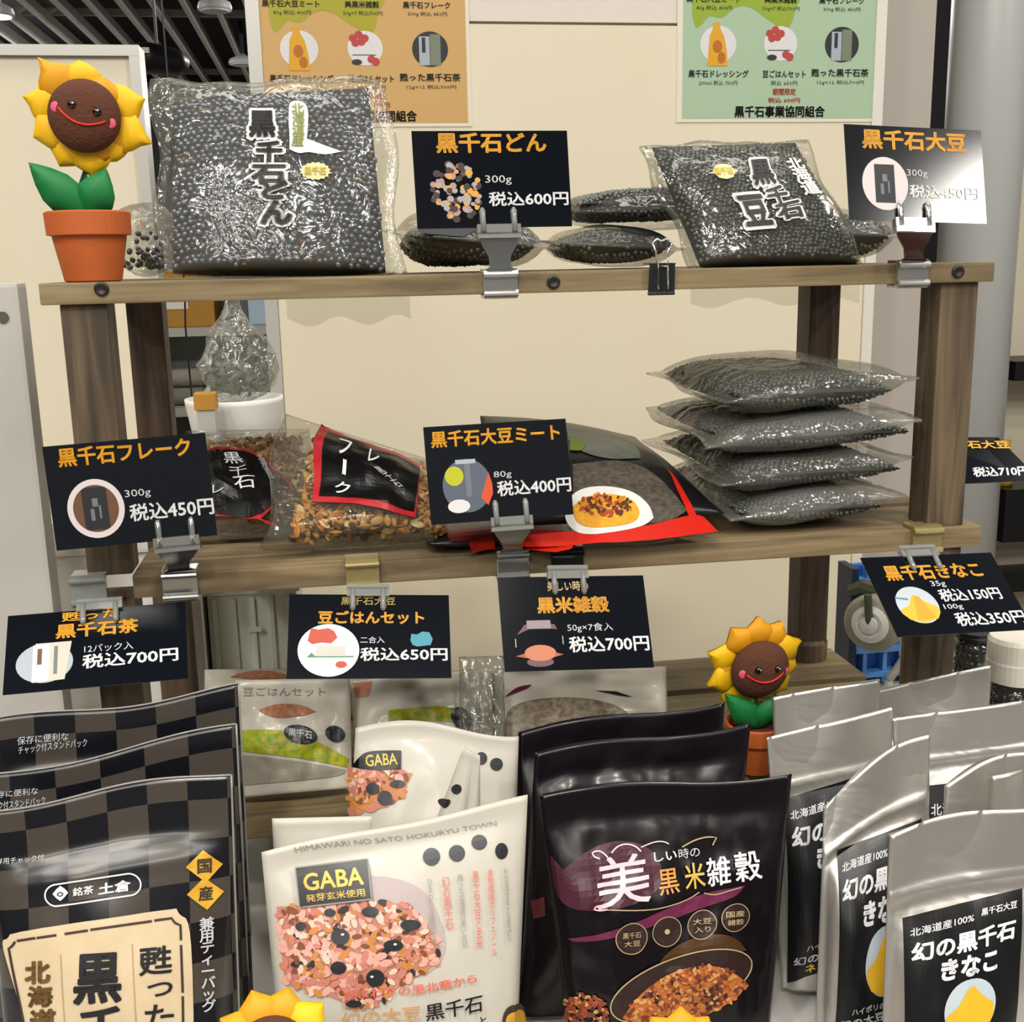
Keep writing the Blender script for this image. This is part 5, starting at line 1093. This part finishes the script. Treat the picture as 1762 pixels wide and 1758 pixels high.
bb = np.array(rice); grains(S, o, 'printed_grains', inpoly(rice), (*bb.min(0), *bb.max(0)), 620, 9.5, GR, GW, h0=.0010, asp=.55, seedv=5)
def dots(S, o, pts, h=.0024, m=M_bd2):
    prn(S, o, 'printed_bean', m, *[onto(S, S.quv(rect(x-rx, y-ry, x+rx, y+ry)), *disc(18), h=h, cuts=(2, 2)) for x, y, rx, ry in pts])
dots(S, o, [(*K(735, 765), 15, 9), (*K(560, 910), 16, 14), (*K(870, 960), 17, 10), (*K(550, 1090), 14, 11), (*K(765, 1150), 16, 15), (*K(970, 840), 18, 9), (*K(640, 1300), 14, 6), (*K(500, 770), 10, 7), (*K(330, 850), 9, 8)])
prn(S, o, 'printed_glint', M_whiteink, *[onto(S, S.quv(rect(x-3, y-2, x+3, y+2)), *disc(8), h=.0027) for x, y in (K(745, 1140), K(575, 895), K(880, 952))])
dots(S, o, [(*K(1092, 450), 15, 15.5), (*K(1240, 430), 14, 14.5), (*K(1370, 366), 13.5, 13), (*K(1500, 417), 11, 14)], h=.0007)
prn(S, o, 'label', M_lab, pxpoly(S, [K(*p) for p in [(300, 507), (720, 456), (744, 690), (325, 738)]], h=.0026, cuts=(5, 4)), label='black label')
prn(S, o, 'label_edge', M_fade, pxline(S, [K(*p) for p in [(300, 507), (720, 456), (744, 690), (325, 738), (300, 507)]], 2.5, .0028))
prn(S, o, 'lettering', M_goldink, text_vf(S, 'GABA', S.quv([K(340, 545), K(690, 500), K(700, 605), K(355, 645)]), .02, h=.003), text_vf(S, '発芽玄米使用', S.quv([K(358, 665), K(700, 625), K(708, 672), K(366, 708)]), .01, h=.003), label='gold lettering')
prn(S, o, 'lettering', M_fade, text_vf(S, 'HIMAWARI NO SATO HOKURYU TOWN', S.quv([K(290, 395), K(1468, 242), K(1474, 268), K(300, 425)]), .0, h=.0008, cuts=(12, 2)), label='small grey lettering')
cols = [('ひまわりの里の大地', 1062, 575, 1092, 960, M_fade), ('幻の黒千石', 1145, 560, 1192, 868, M_redtxt), ('甦った北海道の黒い大豆', 1240, 548, 1272, 970, M_fade), ('黒千石大豆と玄米', 1325, 530, 1362, 980, M_redtxt), ('食物繊維ポリフェノール', 1412, 515, 1445, 1020, M_redtxt), ('北海道北竜町', 1506, 508, 1530, 940, M_fade)]
for s, x0, y0, x1, y1, m in cols: prn(S, o, 'lettering', m, text_vf(S, s, S.quv([K(x0, y0), K(x1, y0-4), K(x1+28, y1-4), K(x0+28, y1)]), .0, True, h=.0026, res=2))
prn(S, o, 'lettering', M_redtxt, text_vf(S, 'ひまわりの里北竜から', S.quv([K(575, 1222), K(1350, 1122), K(1356, 1172), K(582, 1282)]), .02, h=.0027, cuts=(10, 2)), label='coral lettering')
prn(S, o, 'lettering', M_tanink, text_vf(S, '幻の大豆', S.quv([K(565, 1352), K(1026, 1305), K(1030, 1390), K(570, 1440)]), .01, h=.0027), label='tan lettering')
prn(S, o, 'lettering', M_ink, text_vf(S, '黒千石', S.quv([K(1052, 1305), K(1385, 1240), K(1390, 1340), K(1060, 1400)]), .015, h=.0027), text_vf(S, 'と', S.quv([K(1370, 1375), K(1410, 1370), K(1412, 1420), K(1372, 1425)]), .02, h=.0027))
prn(S, o, 'emblem', M_bord, onto(S, S.quv([K(1505, 1290), K(1640, 1270), K(1640, 1520), K(1505, 1540)]), *disc(24), h=.0008), label='dark round emblem')
prn(S, o, 'emblem', M_gold2, onto(S, S.quv([K(1522, 1330), K(1640, 1312), K(1640, 1490), K(1522, 1500)]), *disc(24), h=.0012), label='yellow heart of the emblem')
# rear one, with its own rice print
f = pillow(.018, top=.95, wr=.003, seed=8.2, lo=.6, ex=.45, ws=4)
o, S = soft_bag('rice_pouch', 'rear white pouch with orange rice picture and a curled black label', 'pouch', [(612, 1252), (893, 1254), (880, None), (585, None)], (-.050, -.050, -.090, -.090), 0, M_pw, gg, z=TZ+.004, fun=f, nu=34, nv=44, top=lambda u: .03*np.sin(u*5))
rc_ = [(556, 1345), (590, 1318), (660, 1322), (710, 1330), (690, 1370), (640, 1395), (600, 1400), (552, 1396)]
rc_ = [(max(x, 602), y) for x, y in rc_]
prn(S, o, 'printed_rice', GR[2], pxpoly(S, rc_, h=.0007)); bb = np.array(rc_); grains(S, o, 'printed_grains', inpoly(rc_), (*bb.min(0), *bb.max(0)), 110, 10, GR, [.1, .3, .35, .15, .1, 0], h0=.0010, seedv=8)
dots(S, o, [(641, 1356, 12, 10), (662, 1372, 13, 13), (684, 1348, 14, 7)], h=.0016); dots(S, o, [(828, 1304, 10, 11), (854, 1314, 11, 11)], h=.0008)
prn(S, o, 'label', M_lab, pxpoly(S, [(604, 1318), (622, 1296), (640, 1290), (690, 1290), (690, 1322), (640, 1324)], h=.0018, cuts=(4, 3)), label='black label')
prn(S, o, 'lettering', M_goldink, text_vf(S, 'GABA', S.quv([(628, 1298), (682, 1294), (684, 1314), (630, 1318)]), .01, h=.0022), label='gold lettering')
f = pillow(.013, top=.97, wr=.003, seed=3.9, lo=.4, ex=.5, ws=4)
o, S = soft_bag('rice_pouch', 'white pouch tilted sideways, its ridge just behind the front rice pouch', 'pouch', [(798, 1284), (826, 1300), (828, None), (560, None)], (-.115, -.115, -.118, -.118), 0, M_pw, gg, z=TZ+.004, fun=f, nu=30, nv=44, left=lambda v: .12*np.sin(v*3.14))
dots(S, o, [(785, 1356, 9, 9), (764, 1377, 11, 7)], h=.0008)
f = pillow(.012, top=.97, wr=.002, seed=1.9, lo=.4, ex=.5, ws=4)
o, S = soft_bag('rice_pouch', 'white pouch lowest behind the front rice pouch, only its top edge showing', 'pouch', [(468, 1408), (640, 1404), (640, None), (490, None)], (-.135, -.135, -.145, -.145), 0, M_pw, gg, z=TZ+.004, fun=f, nu=26, nv=36)

# ---- purple black grain pouches
M_pp = mat('pouch_aubergine', '#0c070d', .27, coat=.12, spec=.35, bump=(16, .25)); M_wine = mat('print_wine', '#431629', .35); M_mag = mat('print_magenta', '#651f44', .35); M_amb = mat('print_amber', '#4a2f12', .4); M_pinkish = mat('ink_pale_pink', '#e6c6cf', .4); M_palegold = mat('ink_pale_gold', '#b7a27c', .4); M_dkbrown = mat('print_brown', '#2c1a16', .4)
bg = 'aubergine black rice pouches'
def grainp(label, TL, TR, BRx, BLx, Y, seed):
    f = zipped(pillow(.017, top=.88, wr=.0036, seed=seed, lo=.55, ex=.45, ws=6.5), ())
    return soft_bag('grain_pouch', label, 'pouch', [TL, TR, (BRx, None), (BLx, None)], (Y+.04, Y+.04, Y, Y), 0, M_pp, bg, z=TZ+.004, fun=f, nu=40, nv=50, top=lambda u: .022*np.sin(u*5.2+seed))
o, S = grainp('rearmost dark aubergine grain pouch', (892, 1262), (1247, 1201), 1215, 885, -.085, .2)
o, S = grainp('middle dark aubergine grain pouch of the three', (920, 1300), (1292, 1238), 1245, 892, -.120, .5)
prn(S, o, 'printed_red', mat('print_dull_red', '#5d1f22', .45), pxpoly(S, [(912, 1548), (936, 1542), (938, 1575), (918, 1580)], h=.0006, cuts=(2, 2)))
o, S = grainp('front aubergine grain pouch with a white kanji and a bowl of brown grain', (928, 1370), (1362, 1324), 1322, 985, -.170, .3)
K = lambda x, y: (860+x/3.04, 1180+y/3.04)
Kp = lambda L: [K(*p) for p in L]
prn(S, o, 'printed_wine', M_wine, pxpoly(S, Kp([(262, 880), (330, 960), (450, 860), (600, 800), (780, 830), (860, 960), (830, 1080), (660, 1160), (480, 1180), (350, 1160), (285, 1080)]), h=.0006))
prn(S, o, 'printed_band', M_mag, pxpoly(S, Kp([(350, 1318), (520, 1300), (700, 1240), (880, 1160), (1060, 1080), (1280, 1040), (1240, 1100), (1080, 1150), (900, 1220), (720, 1280), (540, 1330), (390, 1338)]), h=.0008, cuts=(10, 6)))
prn(S, o, 'printed_glow', M_amb, pxpoly(S, Kp([(840, 1420), (960, 1330), (1120, 1290), (1230, 1310), (1290, 1380), (1200, 1400), (1000, 1420), (820, 1500)]), h=.0007))
tx = lambda s, q, b=.0, h=.0014, c=(4, 4): text_vf(S, s, S.quv(Kp(q)), b, h=h, cuts=c)
prn(S, o, 'lettering', M_pinkish, tx('美', [(500, 905), (770, 860), (790, 1120), (505, 1172)], .008), label='large pale pink kanji')
prn(S, o, 'lettering', mat('ink_orange_gold', '#d58f45', .4), tx('黒', [(820, 960), (925, 945), (940, 1075), (835, 1095)], .01), label='orange gold kanji')
prn(S, o, 'lettering', mat('ink_yellow_gold', '#cfae4e', .4), tx('米', [(955, 930), (1062, 915), (1075, 1050), (970, 1068)], .01), label='yellow gold kanji')
prn(S, o, 'lettering', M_whiteink, tx('雑', [(1070, 900), (1195, 880), (1205, 1030), (1085, 1050)], .012), tx('穀', [(1215, 870), (1345, 850), (1372, 1005), (1230, 1025)], .012))
prn(S, o, 'lettering', M_softwhite, tx('しい', [(800, 868), (920, 850), (924, 905), (805, 918)], .02), tx('時の', [(930, 850), (1040, 835), (1044, 890), (934, 902)], .0))
prn(S, o, 'flourish', M_pinkish, pxline(S, Kp([(520, 900), (490, 890), (480, 870), (500, 858), (530, 862), (560, 890), (575, 915)]), 2.6, .0016), pxline(S, Kp([(580, 870), (610, 835), (660, 820), (710, 835), (735, 862)]), 2.6, .0016), pxline(S, Kp([(735, 840), (800, 812), (850, 808), (880, 822)]), 2, .0016),
    pxline(S, Kp([(560, 1165), (520, 1172), (490, 1165), (500, 1148), (560, 1140)]), 2.6, .0016), label='pale curling flourish')
prn(S, o, 'flourish', M_palegold, pxline(S, Kp([(560, 1168), (680, 1172), (800, 1168), (900, 1145), (990, 1110), (1040, 1075)]), 1.8, .0012), pxline(S, Kp([(1065, 1080), (1120, 1092), (1190, 1070), (1260, 1050)]), 1.8, .0012), pxline(S, Kp([(950, 840), (1010, 805), (1080, 785), (1130, 790), (1110, 830)]), 2.2, .0012), label='thin gold flourish')
CT = [('α-リノ', 'レン酸'), ('食物', '繊維'), ('大豆', '入り'), ('国産', '雑穀')]
CT = [('黒千石', '大豆'), ('', ''), ('大豆', '入り'), ('国産', '雑穀')]
for (cx_, cy_, r_), (a, b) in zip(((688, 1318, 83), (872, 1280, 78), (1055, 1245, 77), (1228, 1206, 74)), CT):
    q = [(cx_-r_, cy_-r_+8), (cx_+r_, cy_-r_-8), (cx_+r_, cy_+r_-8), (cx_-r_, cy_+r_+8)]
    prn(S, o, 'badge', M_dkbrown, onto(S, S.quv(Kp(q)), *disc(28), h=.0010)); prn(S, o, 'badge_ring', M_palegold, onto(S, S.quv(Kp(q)), *ring(36, .025), h=.0013))
    if a: prn(S, o, 'lettering', M_palegold, tx(a, [(cx_-48, cy_-30), (cx_+48, cy_-38), (cx_+48, cy_-6), (cx_-48, cy_+2)], .01, .0015, (2, 2)), tx(b, [(cx_-40, cy_+14), (cx_+44, cy_+6), (cx_+44, cy_+36), (cx_-40, cy_+44)], .01, .0015, (2, 2)))
    else: prn(S, o, 'badge_dot', M_palegold, onto(S, S.quv(Kp([(cx_-14, cy_-12), (cx_+14, cy_-14), (cx_+14, cy_+14), (cx_-14, cy_+16)])), *disc(12), h=.0015))
ell = []
for k in range(33):
    t = 2*math.pi*k/32; x, y = 390*math.cos(t), 150*math.sin(t); a = math.radians(-20); ell.append((945+x*math.cos(a)-y*math.sin(a), 1565+x*math.sin(a)+y*math.cos(a)))
prn(S, o, 'printed_bowl', M_dkbrown, pxpoly(S, Kp(ell[:-1]), h=.0011, cuts=(10, 6))); prn(S, o, 'bowl_rim', M_palegold, pxline(S, Kp(ell), 2.2, .0016))
GP = [mat('grain2_orange', '#b8682f', .5), mat('grain2_tan', '#c98f52', .5), mat('grain2_brown', '#6d341b', .5), mat('grain2_dark', '#33171a', .5), mat('grain2_red', '#8f3f25', .5)]
md = Kp([(640, 1730), (700, 1640), (790, 1560), (900, 1490), (1060, 1450), (1200, 1478), (1288, 1548), (1250, 1620), (1130, 1690), (1010, 1745), (860, 1790), (700, 1790)])
prn(S, o, 'printed_grain', GP[0], pxpoly(S, md, h=.0014)); bb = np.array(md); grains(S, o, 'printed_grains', inpoly(md), (*bb.min(0), *bb.max(0)), 430, 5.2, GP, [.34, .26, .2, .06, .14], h0=.0018, seedv=11)
dk = Kp([(1040, 1600), (1130, 1560), (1180, 1600), (1150, 1660), (1080, 1680)]); bb = np.array(dk); grains(S, o, 'printed_grains', inpoly(dk), (*bb.min(0), *bb.max(0)), 50, 5, GP, [.1, .1, .2, .5, .1], h0=.0026, seedv=12)
lw = Kp([(335, 1640), (420, 1600), (540, 1640), (575, 1740), (560, 1800), (345, 1800)]); bb = np.array(lw); grains(S, o, 'printed_grains', inpoly(lw), (*bb.min(0), *bb.max(0)), 170, 5, GP, [.2, .1, .3, .1, .3], h0=.0010, seedv=13, label='loose red brown grain')

# ---- silver flour pouches
def foil():
    m = mat('foil_silver', '#cfccc6', .36, .85); nt = m.node_tree; b = nt.nodes['Principled BSDF']; L = nt.links.new
    tc = nt.nodes.new('ShaderNodeTexCoord'); n = nt.nodes.new('ShaderNodeTexNoise'); n.inputs['Scale'].default_value = 18; n.inputs['Detail'].default_value = 3; n.inputs['Distortion'].default_value = .8
    L(tc.outputs['Object'], n.inputs['Vector']); bp = nt.nodes.new('ShaderNodeBump'); bp.inputs['Strength'].default_value = .35; bp.inputs['Distance'].default_value = .006
    L(n.outputs['Fac'], bp.inputs['Height']); L(bp.outputs['Normal'], b.inputs['Normal']); return m
M_foil = foil(); kg = 'silver flour pouches'
def silver(label, TL, TR, BRx, BLx, Y, seed, top=None, lab=None, zl=(.80, .775)):
    f = zipped(pillow(.016, top=.76, left=.05, right=.95, wr=.0016, seed=seed, lo=.6, ex=.42, ws=4), zl, .0019, .008)
    g = lambda u, v: f(u, v)+.0009*np.sin(u*6.5+seed)*np.clip((v-.8)*5, 0, 1)*3
    o, S = soft_bag('flour_pouch', label, 'pouch', [TL, TR, (BRx, None), (BLx, None)], (Y+.035, Y+.035, Y, Y), 0, M_foil, kg, z=TZ+.004, fun=g, nu=36, nv=70, top=top)
    return o, S
def kinako_print(o, S, A, B, C, D, full=True):
    """black label by its pixel corners; A..D = TL,TR,BR,BL"""
    A, B, C, D = [np.array(p, float) for p in (A, B, C, D)]
    P = lambda x, y: tuple((1-x)*(1-y)*A+x*(1-y)*B+x*y*C+(1-x)*y*D)
    prn(S, o, 'label', M_lab, pxpoly(S, [P(x, 0) for x in np.linspace(0, 1, 6)]+[P(x, 1) for x in np.linspace(1, 0, 6)], h=.0006, cuts=(8, 12)), label='black label')
    R = lambda x0, y0, x1, y1: S.quv([P(x0, y0), P(x1, y0), P(x1, y1), P(x0, y1)])
    t = lambda s, r, b=.02: text_vf(S, s, R(*r), b, h=.0011, cuts=(6, 3))
    prn(S, o, 'lettering', M_whiteink, t('北海道産100%', (.06, .075, .60, .125), .01), t('黒千石大豆', (.66, .060, .96, .105), .02), t('幻の黒千石', (.07, .165, .96, .28), .035), t('きなこ', (.33, .31, .82, .44), .045))
    prn(S, o, 'picture', mat('picture_skyblue', '#b7c4cc', .5), onto(S, R(.36, .455, .82, .80), *disc(32), h=.0011))
    prn(S, o, 'picture', mat('picture_flour', '#e0b024', .5), onto(S, R(.37, .50, .81, .80), *poly_fig([(.02, .5), (.25, .66), (.45, .97), (.56, 1), (.74, .78), (.97, .6), (.98, .35), (.85, .13), (.5, 0), (.15, .13), (.02, .35)]), h=.0014))
    prn(S, o, 'lettering', M_softwhite, t('ハイポリの', (.22, .83, .62, .865), .01), t('幻の大豆', (.07, .875, .62, .92), .02)); prn(S, o, 'lettering', mat('ink_lemon', '#d6b53a', .5), t('ネット', (.2, .935, .55, .98), .03), label='yellow lettering')
# back row
silver('silver pouch at the back right, before the dark lidded jar', (1497, 1189), (1703, 1144), 1695, 1510, -.046, 1.2)
silver('silver pouch at the back left, beside the small sunflower', (1329, 1199), (1512, 1168), 1505, 1345, -.060, 2.2)
o, S = silver('wide bright silver pouch before the white lidded jar', (1536, 1236), (1800, 1200), 1775, 1550, -.095, 4.1); kinako_print(o, S, (1588, 1352), (1790, 1330), (1775, 1760), (1592, 1770))
o, S = silver('silver pouch nearest the purple pouches with its label half hidden', (1320, 1269), (1537, 1216), 1520, 1346, -.125, 3.3); kinako_print(o, S, (1348, 1374), (1520, 1322), (1505, 1640), (1354, 1690))
o, S = silver('silver pouch with a tall peaked right corner in the second row', (1418, 1392), (1601, 1264), 1590, 1402, -.175, 5.2, top=lambda u: .06*np.sin(u*3.14)); kinako_print(o, S, (1440, 1462), (1585, 1408), (1575, 1768), (1432, 1800))
silver('silver pouch with a curled top edge behind the frontmost silver pouch', (1626, 1352), (1830, 1262), 1800, 1600, -.195, 6.4, top=lambda u: .03*np.sin(u*5))
silver('silver pouch corner wedged at the right edge behind the frontmost one', (1704, 1334), (1860, 1306), 1850, 1690, -.225, 7.4)
o, S = silver('frontmost silver pouch at the right edge with a large black label', (1530, 1436), (1806, 1374), 1775, 1512, -.250, 8.5, top=lambda u: .02*np.sin(u*4.5)); kinako_print(o, S, (1552, 1578), (1758, 1527), (1737, 1826), (1552, 1862))

# ---- bags on the lowest shelf
M_bg = mat('pouch_beige', '#cfc9bb', .35, coat=.2, bump=(26, .3)); M_yg = mat('strip_yellow_green', '#c3b622', .45, var=(220, '#7fa028', .3)); M_taupe = mat('pouch_taupe', '#a39c8d', .4); M_oval = mat('oval_black', '#20242a', .35); M_bean = mat('picture_bean_rice', '#a05a36', .5, var=(300, '#c98e6a', .4))
rg = 'rice set pouches on the lowest shelf'
def rset(label, px, Y, seed):
    f = pillow(.016, top=.95, wr=.003, seed=seed, lo=.6, ex=.45, ws=5)
    return soft_bag('rice_set_pouch', label, 'pouch', px, Y, 0, M_bg, rg, z=Z3+.004, fun=f, nu=34, nv=40)
o, S = rset('rice set pouch farthest left behind the chequered pouches', [(352, 1152), (520, 1150), (520, None), (352, None)], (.155, .155, .125, .125), 2.2)
prn(S, o, 'picture', M_bean, pxpoly(S, [(395, 1165), (430, 1153), (480, 1155), (505, 1166), (450, 1170)], h=.0008, cuts=(4, 3)))
o, S = rset('rice set pouch with a yellow green strip beside the chequered pouches', [(405, 1170), (602, 1166), (606, None), (398, None)], (.060, .060, .025, .025), 4.4)
prn(S, o, 'picture', M_bean, pxpoly(S, [(444, 1222), (475, 1210), (520, 1212), (544, 1224), (520, 1232), (470, 1236)], h=.0008, cuts=(5, 3)))
prn(S, o, 'printed_strip', M_yg, pxpoly(S, [(412, 1256), (500, 1254), (560, 1282), (602, 1306), (598, 1320), (520, 1304), (412, 1292)], h=.0008))
prn(S, o, 'printed_oval', M_oval, onto(S, S.quv(rect(488, 1243, 546, 1276, .15)), *disc(24), h=.0014), onto(S, S.quv(rect(560, 1246, 594, 1274, .15)), *disc(24), h=.0014))
prn(S, o, 'lettering', M_softwhite, text_vf(S, '黒千石', S.quv(rect(497, 1252, 537, 1266, .15)), .02, h=.002))
prn(S, o, 'lettering', M_fade, text_vf(S, '豆ごはんセット', S.quv(rect(418, 1182, 560, 1198, 0)), .0, h=.0008))
prn(S, o, 'printed_panel', M_taupe, pxpoly(S, [(412, 1298), (520, 1310), (596, 1324), (590, 1336), (410, 1352)], h=.0008))
o, S = rset('rice set pouch with an orange patch below the rice set card', [(604, 1168), (846, 1148), (850, None), (612, None)], (.075, .075, .040, .040), 6.1)
prn(S, o, 'picture', mat('picture_orange_patch', '#cf8e6c', .5), pxpoly(S, [(606, 1176), (640, 1172), (634, 1198), (612, 1200)], h=.0008, cuts=(3, 3)))
prn(S, o, 'printed_strip', M_yg, pxpoly(S, [(668, 1222), (760, 1212), (806, 1226), (804, 1246), (760, 1240), (668, 1240)], h=.0008))
prn(S, o, 'printed_oval', M_oval, onto(S, S.quv(rect(776, 1212, 812, 1250, .3)), *disc(24), h=.0014))
V_ = S
f = pillow(.010, top=.95, wr=.004, seed=2.8, lo=.5, ex=.45, ws=6)
o, S = soft_bag('film_bag', 'crinkled clear bag standing between the two hanging cards', 'bag', [(790, 1130), (866, 1128), (872, None), (792, None)], (.040, .040, .010, .010), 0, M_cello, None, z=Z3+.004, fun=f, nu=24, nv=30, pname='bag_film')
o, S = rset('clear fronted grain pouch below the black rice card', [(852, 1150), (1146, 1146), (1150, None), (850, None)], (.090, .090, .050, .050), 7.7)
prn(S, o, 'printed_window', mat('grain_window', '#5d5142', .4, var=(260, '#a5957a', .45)), pxpoly(S, [(868, 1224), (900, 1206), (960, 1199), (1020, 1202), (1070, 1216), (1090, 1240), (1090, 1300), (868, 1300)], h=.0008))
prn(S, o, 'printed_swoosh', M_mag, pxpoly(S, [(868, 1200), (888, 1182), (914, 1178), (910, 1184), (890, 1192)], h=.0012, cuts=(3, 2))); prn(S, o, 'printed_swoosh', M_oval, pxpoly(S, [(1024, 1188), (1060, 1190), (1090, 1200), (1056, 1195)], h=.0012, cuts=(3, 2)), label='dark swoosh')
bpy.data.objects.remove(_fo)
